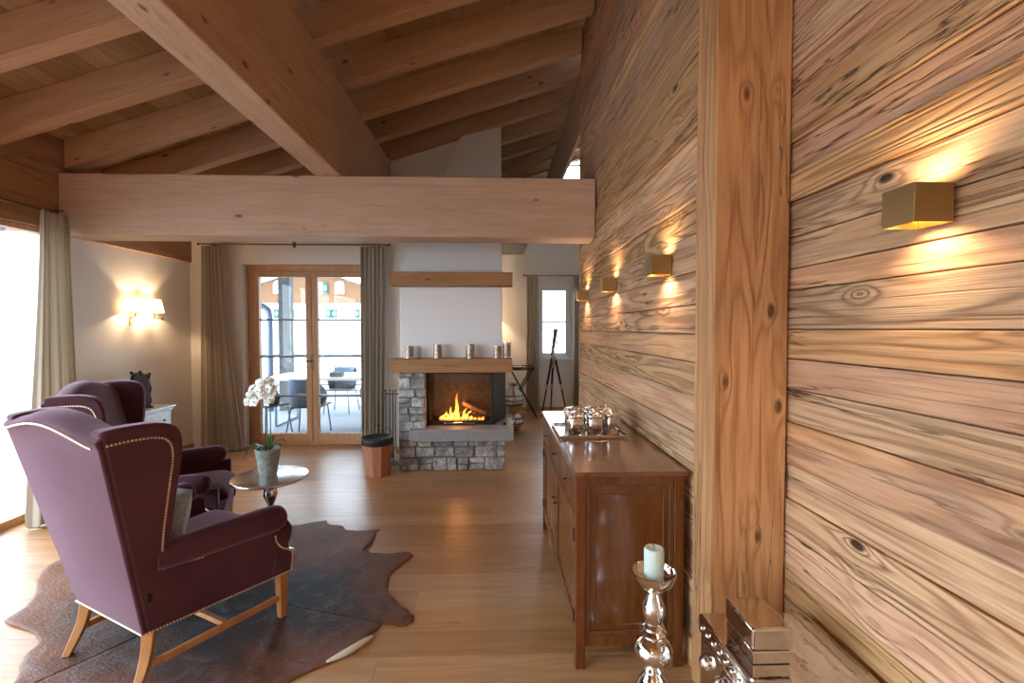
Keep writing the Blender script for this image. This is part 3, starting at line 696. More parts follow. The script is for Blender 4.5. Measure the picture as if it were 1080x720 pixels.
# ------------------------------------------------------------------ wing chairs
def T(x, y, z): return (1.048*x, 1.048*y, 1.048*z-.0744)
def sx(y, z): return .275+.156*y+.177*(z-.3)
def chair_proto(label, loc, rz):
    t = thing('wing_chair', label, 'armchair', loc, rz, 'aubergine wing chairs on the cowhide')
    # outline of wing and side (y, z)
    out = [(0, .3), (-.045, .51), (-.09, .72), (-.135, .93), (-.17, 1.09)]
    out += spline([(-.18, 1.135), (-.185, 1.168), (-.15, 1.18), (-.06, 1.184), (.0, 1.178), (.048, 1.155), (.071, 1.10), (.073, 1.0), (.066, .85), (.062, .72), (.066, .64), (.10, .605)], 4)
    out += spline([(.2, .60), (.40, .60), (.488, .585), (.502, .545), (.52, .495), (.56, .452), (.597, .42)], 4)
    out += [(.612, .40), (.613, .3)]
    for sgn in (1, -1):
        b = MB(); n = len(out)
        b.prism(out, lambda u, v, w: T(sgn*(sx(u, v)-w), u, v), 0., .075)
        b.build('wing_side', 'fabric', t, bevel=.022, bseg=4, smooth=True)
        # rolled arm
        ys = [.02, .06, .12, .2, .3, .4, .47, .51, .53, .545, .552]; rr = [.05, .056, .06, .062, .064, .066, .067, .064, .056, .04, .012]
        b = MB(); b.tube([T(sgn*(sx(y_, .62)-.030), y_, .612+.004*math.sin(y_*5)) for y_ in ys], rr, 20)
        b.build('armrest', 'fabric', t, smooth=True)
        # front scroll pad under the arm
        b = MB(); prof = spline([(.0, .575), (.045, .545), (.045, .49), (.03, .45), (.05, .415), (.05, .33)], 3)
        b.prism([(-.045, z_) for _, z_ in prof[::-1]]+[(d_*.9, z_) for d_, z_ in prof], lambda u, v, w: T(sgn*(sx(.55, v)-.04+u*.9), w, v), .50, .585)
        b.build('arm_front', 'fabric', t, bevel=.012, bseg=3, smooth=True)
    # back
    cols = 15; vs = []; secs = []
    for i in range(cols):
        u = -1+2*i/(cols-1); c_ = max(0, math.cos(u*PI/2))
        zt = 1.165+.058*c_**2.0
        sec = []
        for k in range(9):
            z = .3+(zt-.055-.3)*k/8; sec.append((-.2156*(z-.3)-.012-.012*c_*math.sin(k/8*PI), z))
        yb = -.2156*(zt-.3)
        for k in range(1, 8):
            a = PI*k/8; sec.append((yb+.050-.068*math.cos(a), zt-.05+.052*math.sin(a)))
        for k in range(9):
            z = zt-.06-(zt-.06-.4)*k/8; sec.append((-.2156*(z-.3)+.115+.03*c_*math.sin(k/8*PI), z))
        secs.append([(u*min(.998, 1)*(.275+.1434*(z-.3))*.995, y, z) for y, z in sec])
    n = len(secs[0]); b = MB(); vs = [T(*p) for s_ in secs for p in s_]
    fs = [(i*n+k, i*n+(k+1) % n, (i+1)*n+(k+1) % n, (i+1)*n+k) for i in range(cols-1) for k in range(n)]+[tuple(range(n))[::-1], tuple((cols-1)*n+k for k in range(n))]
    b.add(vs, fs); b.build('backrest', 'fabric', t, smooth=True, bevel=.008, bseg=2)
    # seat base
    b = MB(); p = [(-.2, .03), (.2, .03), (.30, .605), (-.30, .605)]
    b.prism(p, lambda u, v, w: T(u, v, w), .302, .425); b.build('seat_base', 'fabric', t, bevel=.012, bseg=3, smooth=True)
    # cushion
    b = MB()
    nx, ny = 10, 10; top = []; bot = []
    for j in range(ny+1):
        for i in range(nx+1):
            u = -1+2*i/nx; v = j/ny
            wq = .205+.085*v; x = u*wq; y = .10+.545*v
            e = (1-abs(u)**6)*(1-abs(2*v-1)**6)
            top.append(T(x*(.97+.03*e), y, .475+.065*e**.5+.01*e)); bot.append(T(x*(.97+.03*e), y, .475-.045*e**.5))
    N = len(top); fs = []
    for j in range(ny):
        for i in range(nx):
            A = j*(nx+1)+i; fs.append((A, A+1, A+nx+2, A+nx+1)); fs.append((N+A, N+A+nx+1, N+A+nx+2, N+A+1))
    ring = [i for i in range(nx+1)]+[j*(nx+1)+nx for j in range(1, ny+1)]+[ny*(nx+1)+i for i in range(nx-1, -1, -1)]+[j*(nx+1) for j in range(ny-1, 0, -1)]
    for a, c in zip(ring, ring[1:]+ring[:1]): fs.append((a, N+a, N+c, c))
    b.add(top+bot, fs); b.build('seat_cushion', 'fabric', t, smooth=True, sub=1, merge=True)
    # legs and stretchers (final coordinates)
    for sgn in (1, -1):
        b = MB(); x, y = sgn*.345, .60
        b.hexa([(x-.017, y-.017, 0), (x+.017, y-.017, 0), (x+.017, y+.017, 0), (x-.017, y+.017, 0), (x-.026, y-.026, .245), (x+.026, y-.026, .245), (x+.026, y+.026, .245), (x-.026, y+.026, .245)])
        b.build('leg', 'leg', t, bevel=.004)
        pts = spline([(sgn*.295, -.055, 0), (sgn*.285, -.025, .07), (sgn*.275, .005, .15), (sgn*.268, .022, .25)], 4)
        MB().tube(pts, [.021+.012*i/(len(pts)-1) for i in range(len(pts))], 4, up=(1, 1, 0)).build('leg', 'leg', t, bevel=.004)
        MB().hexa([(sgn*.292-.011, .02, .095), (sgn*.292+.011, .02, .095), (sgn*.345+.011, .59, .095), (sgn*.345-.011, .59, .095), (sgn*.292-.011, .02, .125), (sgn*.292+.011, .02, .125), (sgn*.345+.011, .59, .125), (sgn*.345-.011, .59, .125)]).build('stretcher', 'leg', t, bevel=.003)
    MB().box(-.31, .31, .31, .335, .098, .122).build('stretcher', 'leg', t, bevel=.003)
    # nail heads
    lines = []
    for sgn in (1, -1):
        S = lambda y_, z_: T(sgn*(sx(y_, z_)+.001), y_, z_)
        lines.append([S(a, c) for a, c in spline([(-.165, 1.122), (-.1, 1.128), (-.02, 1.125), (.022, 1.10), (.038, 1.04), (.036, .95), (.032, .85), (.028, .72), (.03, .62), (.036, .575)], 10)])
        lines.append([S(a, c) for a, c in ((.036, .572), (.18, .560))])
        lines.append([S(a, c) for a, c in ((.01, .309), (.60, .309))])
        lines.append([S(a, c) for a, c in spline([(.598, .32), (.594, .40), (.575, .428), (.535, .455), (.505, .495), (.492, .54)], 8)])
    lines.append([T(-.27+.54*i/10, -.016, .309) for i in range(11)])
    lines.append([T(u*.392, -.2156*(1.125+.05*math.cos(u*PI/2)-.3)-.027+.0*abs(u), 1.118+.055*math.cos(u*PI/2)**1.3) for u in [-.99+1.98*i/24 for i in range(25)]])
    b = MB(); cnt = 0
    for ln in lines:
        ln = [Vector(p) for p in ln]; acc = 0; nxt = 0
        for a, c in zip(ln, ln[1:]):
            L = (c-a).length
            while nxt <= acc+L:
                p = a+(c-a)*((nxt-acc)/max(L, 1e-6)); b.ball(tuple(p), .0052, 6, 4); nxt += .0125; cnt += 1
            acc += L
    o = b.build('nail_heads', 'nail', t, smooth=True); o['kind'] = 'stuff'; o['label'] = 'rows of pale brass nail heads'
    b = MB(); q = T(sx(-.0, .47)+.0015, -.0, .47); b.box(q[0]-.001, q[0]+.002, -.012, .006, .395, .43); b.build('fabric_label', 'label', t); 
    return t
ch = chair_proto('aubergine wing chair with its back to us, nearest on the cowhide', (-1.738, 2.117, 0.008), R(62-90))
dup(ch, (-2.48, 3.075, 0.008), R(24-90), 'aubergine wing chair seen side-on behind the nearest wing chair')

# scatter cushion in the near chair
def cushion(label, cat, loc, rot, w, h, d, mat):
    b = MB(); n = 12; top = []; bot = []
    for j in range(n+1):
        for i in range(n+1):
            u = -1+2*i/n; v = -1+2*j/n; e = max(0, (1-abs(u)**2.5)*(1-abs(v)**2.5))**.55
            cx_ = 1-.08*(1-abs(v)**2)*abs(u)**3; cy_ = 1-.08*(1-abs(u)**2)*abs(v)**3
            top.append((u*w/2*cx_, v*h/2*cy_, d/2*e)); bot.append((u*w/2*cx_, v*h/2*cy_, -d/2*e))
    N = len(top); fs = []
    for j in range(n):
        for i in range(n):
            A = j*(n+1)+i; fs.append((A, A+1, A+n+2, A+n+1)); fs.append((N+A, N+A+n+1, N+A+n+2, N+A+1))
    b.add(top+bot, fs); o = b.build('cushion', mat, smooth=True, merge=True, loc=loc, rot=rot)
    return tag(o, label, cat)
hh = R(62); fx, fy = math.cos(hh), math.sin(hh); rx_, ry_ = math.sin(hh), -math.cos(hh)
def onchair(x, y, z): return (-1.738+rx_*x+fx*y, 2.117+ry_*x+fy*y, z+.008)
cushion('pale blue velvet cushion tucked inside the nearest wing chair', 'cushion', onchair(.05, .19, .63), (R(76), 0, R(62-90)), .36, .32, .12, 'cushion_blue')

# ------------------------------------------------------------------ side table with orchid
TZ = .555
st = thing('side_table', 'round polished metal side table carrying the orchid', 'side table', (-1.52, 3.14, .008), 0)
MB().lathe([(1e-5, 0), (.228, 0), (.237, .004), (.24, .010), (.238, .017), (.230, .021), (1e-5, .021)], (0, 0, TZ-.021), 48).build('table_top', 'table_silver', st, smooth=True)
MB().lathe([(.145, 0), (.15, .01), (.14, .022), (.09, .035), (.04, .055), (.024, .08), (.03, .10), (.022, .12), (.028, .15), (.05, .20), (.052, .225), (.04, .26), (.022, .29), (.03, .31), (.022, .33), (.018, .36), (.032, .39), (.045, .425), (.04, .46), (.022, .49), (.018, .505), (.05, .532), (.05, TZ-.021)], seg=32).build('pedestal', 'chrome', st, smooth=True)
orc = thing('potted_orchid', 'white orchid in a grey cement pot on the round side table', 'plant', (-1.545, 3.165, TZ+.0085), 0)
MB().lathe([(.052, 0), (.055, .004), (.078, .165), (.081, .17), (.081, .178), (.070, .178), (.066, .15), (1e-5, .15)], seg=28).build('pot', 'pot', orc, smooth=True)
rnd = random.Random(12)
def leaf_blade(b, a, L, w, lift, droop, z0=.165, n=9):
    vs = []; 
    for i in range(n):
        t = i/(n-1); r = .02+L*t; z = z0+lift*math.sin(t*PI*.6)-droop*t*t; ww = w*math.sin(PI*min(1, .12+t*.88))**.7
        for s_, dz in ((-1, .008), (0, 0), (1, .008)):
            vs.append((r*math.cos(a)-s_*ww*math.sin(a), r*math.sin(a)+s_*ww*math.cos(a), z+dz))
    fs = [(i*3+k, i*3+k+1, (i+1)*3+k+1, (i+1)*3+k) for i in range(n-1) for k in (0, 1)]
    b.add(vs, fs)
for a, L, w_, li, dr in ((R(185), .14, .025, .08, .15), (R(215), .10, .022, .07, .04), (R(340), .10, .022, .06, .03), (R(20), .09, .02, .08, .03), (R(100), .10, .02, .09, .02), (R(270), .08, .02, .06, .04)):
    b = MB(); leaf_blade(b, a, L, w_, li, dr); b.build('leaf', 'leaf', orc, smooth=True, solid=.003, sub=1)
stems = [spline([(-.01, 0, .15), (-.015, 0, .32), (-.01, 0, .48), (.0, -.01, .58), (-.04, -.02, .62), (-.09, -.03, .575)], 5), spline([(.012, .0, .15), (.02, 0, .32), (.02, 0, .50), (.035, 0, .61), (.06, -.02, .60)], 5)]
for s_ in stems: MB().tube(s_, .0035, 6).build('stem', 'stem', orc, smooth=True)
def blossom(c, n_, sc):
    n_ = Vector(n_).normalized(); U = n_.cross(Vector((0, 0, 1))).normalized(); V = U.cross(n_); c = Vector(c)
    b = MB()
    for k in range(5):
        a = PI/2+2*PI*k/5; wd = .62 if k in (1, 4) else .42
        d_ = U*math.cos(a)+V*math.sin(a); e_ = -U*math.sin(a)+V*math.cos(a); vs = []
        for i in range(6):
            t = i/5; r = sc*t; w_ = sc*wd*math.sin(PI*min(1, .1+.9*t)*.97)**.7
            for q, up in ((-1, .12), (0, 0), (1, .12)): vs.append(c+d_*r+e_*w_*q+n_*(sc*(.05+.22*t-.3*t*t)+sc*up*.3))
        b.add(vs, [(i*3+k2, i*3+k2+1, (i+1)*3+k2+1, (i+1)*3+k2) for i in range(5) for k2 in (0, 1)])
    o = b.build('blossom', 'petal', orc, smooth=True, solid=.001)
    MB().ball(tuple(c+n_*sc*.2), sc*.16, 8, 6).build('lip', 'stamen', o, smooth=True)
for i, (x, y, z) in enumerate(((-.10, -.04, .50), (-.075, -.05, .545), (-.035, -.05, .57), (-.055, -.06, .50), (-.01, -.05, .60), (.0, -.06, .545), (.03, -.05, .585), (.055, -.045, .55), (.065, -.03, .60), (.025, -.05, .50), (-.03, -.03, .62), (.02, -.02, .635), (-.085, -.02, .58), (.045, -.055, .515))):
    blossom((x, y, z), (rnd.uniform(-.5, .6), -1, rnd.uniform(-.2, .5)), .036)

# ------------------------------------------------------------------ cowhide
out = [(-2.93, 3.06), (-2.75, 2.82), (-2.62, 2.62), (-2.60, 2.50), (-2.40, 2.42), (-2.27, 2.33), (-2.22, 2.20), (-2.10, 2.06), (-2.12, 1.88), (-2.22, 1.72), (-2.12, 1.60), (-1.9, 1.62), (-1.7, 1.66), (-1.45, 1.62), (-1.25, 1.72), (-1.02, 1.93), (-.88, 2.05), (-.74, 2.16), (-.66, 2.28), (-.60, 2.40), (-.52, 2.39), (-.455, 2.405), (-.45, 2.47), (-.53, 2.55), (-.63, 2.68), (-.66, 2.80), (-.66, 2.93), (-.60, 3.06), (-.575, 3.14), (-.62, 3.19), (-.73, 3.17), (-.86, 3.18), (-.92, 3.24), (-.90, 3.34), (-.90, 3.42), (-.92, 3.50), (-.90, 3.56), (-.96, 3.555), (-1.05, 3.54), (-1.15, 3.56), (-1.22, 3.64), (-1.32, 3.66), (-1.38, 3.74), (-1.48, 3.70), (-1.6, 3.66), (-1.8, 3.72), (-2.0, 3.66), (-2.25, 3.74), (-2.5, 3.72), (-2.62, 3.82), (-2.78, 3.78), (-2.72, 3.60), (-2.75, 3.40), (-2.85, 3.25)]
pts = spline([(x, y, 0) for x, y in out], 3, closed=True)
rnd = random.Random(2)
cxm, cym = -1.55, 2.7
rings_ = [1., .985, .96, .9, .8, .65, .5, .35, .2, .08]
vs = []; n = len(pts)
jit = [rnd.uniform(-.008, .008) for _ in pts]
for q, rr in enumerate(rings_):
    for i, p in enumerate(pts):
        x = cxm+(p[0]+jit[i]*(rr > .9)-cxm)*rr; y = cym+(p[1]+jit[-i]*(rr > .9)-cym)*rr
        z = .004 if q == 0 else .0065
        if rr > .55: z += max(0, math.sin(x*9+y*5)*math.sin(y*7-x*4))*.009*min(1, (rr-.55)*3)*(1 if q else .5)
        # curled-up lower edge
        vs.append((x, y, z))
vs.append((cxm, cym, .0065))
b = MB(); fs = [(j*n+i, j*n+(i+1) % n, (j+1)*n+(i+1) % n, (j+1)*n+i) for j in range(len(rings_)-1) for i in range(n)]+[((len(rings_)-1)*n+i, (len(rings_)-1)*n+(i+1) % n, len(vs)-1) for i in range(n)]
b.add(vs, fs)
hide = b.build('cowhide_rug', 'hide', smooth=True, solid=.004); tag(hide, 'brown and black cowhide rug with ragged outline under the wing chairs', 'rug')
b = MB(); s_ = spline([(-.785, 2.125, .014), (-.70, 2.20, .016), (-.625, 2.30, .011)], 5)
b.tube(s_, [.004+.011*math.sin(PI*(i+.3)/(len(s_)+.2)) for i in range(len(s_))], 8, sq=1.3); o = b.build('curled_edge', 'hide_edge', hide, smooth=True); o['label'] = 'pale curled edge showing the underside'

# ------------------------------------------------------------------ sideboard
sb = thing('sideboard', 'polished reddish brown wooden sideboard against the board wall', 'sideboard', (.355, 2.057, 0), 0)
W, D, H = .495, 1.50, .885      # X extent, Y extent, carcass height
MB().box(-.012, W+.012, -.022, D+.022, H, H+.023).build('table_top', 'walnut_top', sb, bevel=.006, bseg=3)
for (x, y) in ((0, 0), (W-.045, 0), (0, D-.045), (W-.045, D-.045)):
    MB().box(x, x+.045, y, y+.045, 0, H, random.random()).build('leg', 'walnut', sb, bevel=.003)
for y0 in (.008, D-.028):
    MB().box(.045, W-.045, y0, y0+.02, H-.045, H, .2).build('side_rail', 'walnut', sb, bevel=.002)
    MB().box(.045, W-.045, y0, y0+.02, .10, .15, .5).build('side_rail', 'walnut', sb, bevel=.002)
for y0 in (.018, D-.034): MB().box(.045, W-.045, y0, y0+.014, .15, H-.045, .8).build('side_panel', 'walnut', sb)
b = MB()   # moulding round the end panel
frame_rect(b, .045, W-.045, .15, H-.045, .022, .008, .019); frame_rect(b, .085, W-.085, .19, H-.085, .008, .013, .019)
b.build('panel_moulding', 'walnut', sb, bevel=.005, bseg=3)
b = MB(); b.box(.02, W-.005, .045, D-.045, .10, .13); b.box(W-.02, W-.005, .045, D-.045, .13, H); b.box(.008, .03, .045, D-.045, H-.02, H); b.box(.008, .03, .045, D-.045, .10, .125); b.box(.008, .03, .045, D-.045, H-.20, H-.18)
for yy in (D/2-.0125, ): b.box(.008, .03, yy, yy+.025, .125, H-.2)
b.build('carcass', 'walnut', sb, bevel=.002)
for i in range(3):
    y0 = .05+i*(D-.1)/3; y1 = y0+(D-.1)/3-.006
    o = MB().box(.0, .022, y0+.006, y1, H-.175, H-.025, random.random()).build('drawer', 'walnut', sb, bevel=.004, bseg=3)
    MB().tube([(0, (y0+y1)/2, H-.10), (-.012, (y0+y1)/2, H-.10), (-.02, (y0+y1)/2, H-.10)], [.004, .006, .010], 10).build('knob', 'black', o, smooth=True)
for i in range(2):
    y0 = .05 if i == 0 else D/2+.016; y1 = D/2-.016 if i == 0 else D-.05
    b = MB()
    w_ = .055; b.box(.004, .024, y0, y0+w_, .13, H-.205, .1); b.box(.004, .024, y1-w_, y1, .13, H-.205, .3); b.box(.004, .024, y0+w_, y1-w_, .13, .13+w_, .5); b.box(.004, .024, y0+w_, y1-w_, H-.205-w_, H-.205, .7); b.box(.012, .02, y0+w_, y1-w_, .13+w_, H-.205-w_, .9)
    o = b.build('door', 'walnut', sb, bevel=.003)
    hy = y0 if i == 0 else y1
    for zz in (.22, .60): MB().tube([(.0, hy+(-.004 if i == 0 else .004), zz-.03), (.0, hy+(-.004 if i == 0 else .004), zz+.03)], .006, 8).build('hinge', 'black', o, smooth=True)
    ky = y1-.03 if i == 0 else y0+.03
    MB().tube([(.004, ky, .5), (-.014, ky, .5)], [.005, .009], 10).build('knob', 'black', o, smooth=True)

# tray and silver jars
TX0, TX1, TY0, TY1 = .365, .765, 2.67, 3.05; tz = .9085
tr = thing('serving_tray', 'flat silver tray with raised rim on the sideboard', 'tray', ((TX0+TX1)/2, (TY0+TY1)/2, tz), 0)
w2, d2 = (TX1-TX0)/2, (TY1-TY0)/2
MB().box(-w2, w2, -d2, d2, 0, .006).build('tray_base', 'silver', tr, bevel=.002)
b = MB(); rr = .006
b.tube([(-w2, -d2, .012), (w2, -d2, .012), (w2, d2, .012), (-w2, d2, .012)], rr, 8, closed=True); b.build('rim', 'chrome', tr, smooth=True)
def jar(label, loc, rz):
    t = thing('silver_jar', label, 'jar', loc, rz, 'silver jars on the tray')
    b = MB(); s0, s1, h = .040, .046, .088
    # rounded square body
    def ring(r, z, n=24, p=4.): 
        o = []
        for k in range(n):
            a = 2*PI*k/n+PI/n; c, s_ = math.cos(a), math.sin(a); q = (abs(c)**p+abs(s_)**p)**(-1/p); o.append((r*q*c, r*q*s_, z))
        return o
    def loft(rs, n=24):
        vs = [v for r, z in rs for v in ring(r, z, n)]; fs = [(i*n+k, i*n+(k+1) % n, (i+1)*n+(k+1) % n, (i+1)*n+k) for i in range(len(rs)-1) for k in range(n)]
        fs += [tuple(range(n))[::-1], tuple((len(rs)-1)*n+k for k in range(n))]; return vs, fs
    b.add(*loft([(.041, 0), (.044, .003), (.046, .06), (.048, .106), (.045, .110)])); b.build('body', 'chrome', t, smooth=True)
    b = MB(); b.add(*loft([(.048, .110), (.053, .113), (.054, .122), (.049, .128), (.030, .134), (.012, .138)]))
    for k in range(10):
        a = 2*PI*k/10; b.ball((.043*math.cos(a), .043*math.sin(a), .128), .009, 8, 6)
    b.ball((0, 0, .140), .011, 10, 6)
    b.build('lid', 'silver', t, smooth=True)
    return t
jt = tz+.0065
j0 = jar('silver lidded jar in the front row of the tray, on the drawer side', (.468, 2.735, jt), .05)
for (x, y, a, l) in ((.582, 2.735, -.08, 'silver lidded jar in the middle of the front row on the tray'), (.69, 2.775, .2, 'silver lidded jar at the wall end of the front row on the tray'),
                     (.475, 2.90, .1, 'silver lidded jar in the back row of the tray, on the drawer side'), (.59, 2.90, .0, 'silver lidded jar in the middle of the back row on the tray'), (.70, 2.94, -.1, 'silver lidded jar at the wall end of the back row on the tray')):
    dup(j0, (x, y, jt), a, l)

# ------------------------------------------------------------------ candle holder
cs = thing('candlestick', 'tall turned polished metal candlestick on the floor before the sideboard', 'candlestick', (.588, 1.70, 0), 0)
MB().lathe([(.085, 0), (.092, .008), (.085, .02), (.05, .035), (.028, .06), (.038, .08), (.028, .10), (.03, .12), (.06, .165), (.065, .19), (.05, .225), (.026, .255), (.034, .266), (.026, .278), (.045, .295), (.066, .32), (.071, .345), (.060, .372), (.036, .392), (.046, .402), (.049, .412), (.036, .422), (.040, .434), (.030, .444), (.036, .462), (.043, .485), (.041, .51), (.028, .54), (.020, .558), (.034, .570), (.026, .58)], seg=40).build('stem', 'chrome', cs, smooth=True)
MB().lathe([(.022, .578), (.045, .584), (.070, .602), (.080, .632), (.082, .640), (.079, .641), (.072, .618), (.050, .594), (1e-5, .592)], seg=40).build('bowl', 'chrome', cs, smooth=True)
cd = thing('pillar_candle', 'pale ivory pillar candle standing in the candlestick bowl', 'candle', (.588, 1.70, .592), 0)
MB().lathe([(.035, 0), (.0365, .004), (.0365, .128), (.033, .136), (.026, .137), (.02, .132), (1e-5, .130)], seg=32).build('wax', 'candle', cd, smooth=True)
MB().tube(spline([(0, 0, .128), (.001, 0, .142), (-.004, 0, .15), (-.012, 0, .158)], 3), .0016, 6).build('wick', 'wick', cd, smooth=True)

# ------------------------------------------------------------------ silver chest and box in the corner
chx = thing('metal_chest', 'large polished metal chest with embossed side at the foot of the post', 'chest', (.75, 1.17, 0), 0)
MB().box(.0, .385, 0, .49, 0, .43).build('chest_body', 'chrome', chx, bevel=.008, bseg=3)
MB().box(-.006, .391, -.006, .496, .432, .50).build('lid', 'chrome', chx, bevel=.010, bseg=3)
b = MB()
for yy in (.08, .20, .32, .43):
    for zz in (.10, .24, .36): b.ball((-.001, yy, zz), .028, 14, 8)
for yy in [.03+.043*i for i in range(11)]: b.ball((-.007, yy, .465), .009, 8, 6)
b.build('embossed_studs', 'silver', chx, smooth=True)
bx = thing('metal_box', 'small polished metal lidded box standing on the large metal chest', 'box', (.797, 1.395, .5015), 0)
MB().box(0, .122, 0, .165, 0, .040).build('box_body', 'chrome', bx, bevel=.003)
MB().box(-.004, .126, -.004, .169, .043, .115).build('lid', 'chrome', bx, bevel=.008, bseg=3)

# ------------------------------------------------------------------ cube sconces
def cube_sconce(label, x, y):
    t = thing('cube_wall_light', label, 'wall light', (x, y, 1.87), 0, 'gilt cube lights on the board wall')
    b = MB(); s = .05; tck = .004
    b.box(-.112, -.112+tck, -s, s, -s, s); b.box(-.012, -.012+tck, -s, s, -s, s); b.box(-.112+tck, -.012, -s, -s+tck, -s, s); b.box(-.112+tck, -.012, s-tck, s, -s, s)
    b.build('housing', 'brass', t, bevel=.001)
    MB().box(-.012, 0, -.03, .03, -.03, .03).build('wall_plate', 'bronze', t)
    b = MB(); b.box(-.085, -.035, -.025, .025, -.015, .015); b.build('lamp', plain('lamp_glow', (1, .8, .5), .5, emit=(1., .62, .28), es=25.), t)
    return t
sconces = []
for (x, y, l) in ((XN, 1.20, 'gilt cube wall light on our side of the timber post, largest of the four'), (XW, 2.37, 'gilt cube wall light first beyond the timber post'), (XW, 3.44, 'gilt cube wall light second beyond the timber post, between two others'), (XW, 4.53, 'gilt cube wall light at the far end of the board wall, smallest of the four')):
    x -= .003
    if not sconces: sconces.append(cube_sconce(l, x, y))
    else: sconces.append(dup(sconces[0], (x, y, 1.87), 0, l))
    for sg in (1, -1):
        L = bpy.data.lights.new('sconce_beam', 'SPOT'); L.energy = 5.5 if sg > 0 else 6.5; L.color = (1., .74, .48); L.spot_size = R(150); L.spot_blend = 1.; L.shadow_soft_size = .02
        lo = bpy.data.objects.new('sconce_beam', L); COL.objects.link(lo); lo.location = (x-.062, y, 1.87+sg*.035)
        lo.rotation_euler = (0, 0, 0) if sg < 0 else (PI, 0, 0)

# ------------------------------------------------------------------ double shaded sconce
def double_sconce(label, loc, rz):
    t = thing('shaded_wall_light', label, 'wall light', loc, rz)   # local: wall at x=0, room towards +x, along y
    b = MB(); b.box(0.001, .012, -.125, -.085, -.10, .06); b.tube([(.012, -.105, -.01), (.075, -.105, -.01)], .008, 8); b.build('back_plate', 'brass', t, smooth=False, bevel=.002)
    b = MB(); pts = spline([(.075, -.235, .0), (.075, -.27, .012), (.075, -.29, -.005), (.075, -.27, -.02), (.075, -.245, -.012), (.075, -.22, -.005), (.075, -.1, -.01), (.075, .1, -.018), (.075, .24, -.022), (.075, .27, -.035), (.075, .29, -.02), (.075, .27, -.006), (.075, .252, -.015)], 4)
    b.tube(pts, .007, 8); b.build('scroll_arm', 'brass', t, smooth=True)
    for yy in (-.13, .15):
        b = MB(); b.tube([(.075, yy, -.015), (.075, yy, .055)], .011, 10); b.lathe([(.02, .055), (.024, .06), (.006, .068)], (.075, yy, -.02), 12); b.build('candle_tube', 'brass', t, smooth=True)
        # flared oval shade, open above and below
        r0, r1, z0, z1 = .125, .085, .045, .19; vs = []; n = 28
        for r_, z_ in ((r0, z0), (r1, z1)):
            for k in range(n):
                a = 2*PI*k/n; vs.append((.078+.062*(r_/r0)*math.cos(a), yy+r_*math.sin(a), z_))
        b = MB(); b.add(vs, [(k, (k+1) % n, n+(k+1) % n, n+k) for k in range(n)]); b.build('lamp_shade', 'shade', t, smooth=True, solid=.002)
        L = bpy.data.lights.new('bulb', 'POINT'); L.energy = 12; L.color = (1., .70, .42); L.shadow_soft_size = .015
        lo = bpy.data.objects.new('bulb', L); COL.objects.link(lo); lo.parent = t; lo.location = (.078, yy, .105)
    return t
double_sconce('twin-shade brass wall light glowing on the plaster wall above the silver cabinet', (XL, 5.22, 1.68), 0)
double_sconce('twin-shade brass wall light mostly hidden behind the chimney breast in the recess', (-.12, 8.28, 1.75), 0)

# ------------------------------------------------------------------ silver cabinet on the left with dark ornate mirror
sc_ = thing('silver_cabinet', 'silver painted cabinet with small knob against the plaster wall', 'cabinet', (XL+.02, 4.52, 0), 0)
b = MB(); b.box(0, .36, 0, .64, .12, .66); b.build('cabinet_body', 'silver_paint', sc_, bevel=.004)
b = MB(); b.box(-.0, .40, -.02, .67, .69, .72); b.box(0, .38, -.01, .655, .665, .69); b.build('cabinet_top', 'silver_paint', sc_, bevel=.012, bseg=3)
for (x, y) in ((.02, .02), (.32, .02), (.02, .6), (.32, .6)): MB().lathe([(.015, 0), (.02, .03), (.028, .10), (.03, .12)], (x+.01, y+.01, 0), 12).build('leg', 'silver_paint', sc_, smooth=True)
for z0, z1 in ((.50, .65), (.32, .48), (.14, .30)):
    o = MB().box(.36, .374, .03, .61, z0, z1).build('drawer', 'silver_paint', sc_, bevel=.004)
    for yy in (.14, .50): MB().tube([(.374, yy, (z0+z1)/2), (.392, yy, (z0+z1)/2)], [.006, .012], 10).build('knob', 'black', o, smooth=True)
# carved black chair-back like frame
mf = thing('carved_frame', 'small black carved ornamental frame standing on the silver cabinet', 'picture frame', (-3.66, 4.88, .7205), R(-25))
b = MB(); w_, h_ = .17, .36
pts = []
N = 60
for k in range(N):
    a = 2*PI*k/N; c, s_ = math.cos(a), math.sin(a); q = (abs(c)**4+abs(s_)**4)**(-.25); pts.append((w_*q*c*.92, 0, .19+.17*q*s_))
b.tube(pts, [.012+.005*math.sin(9*2*PI*k/N) for k in range(N)], 8, closed=True)
for k in range(0, N, 3): b.ball((pts[k][0]*1.03, -.004, .19+(pts[k][2]-.19)*1.03), .013 if k % 2 else .009, 8, 6)
b.ball((0, 0, .375), .02, 8, 6); b.ball((-.15, 0, .365), .018, 8, 6); b.ball((.15, 0, .365), .018, 8, 6)
b.build('frame', 'shoe', mf, smooth=True)
MB().box(-.15, .15, .0, .008, .03, .35).build('panel', 'shoe', mf)
MB().box(-.03, .03, .008, .10, .0, .02).build('foot', 'shoe', mf)

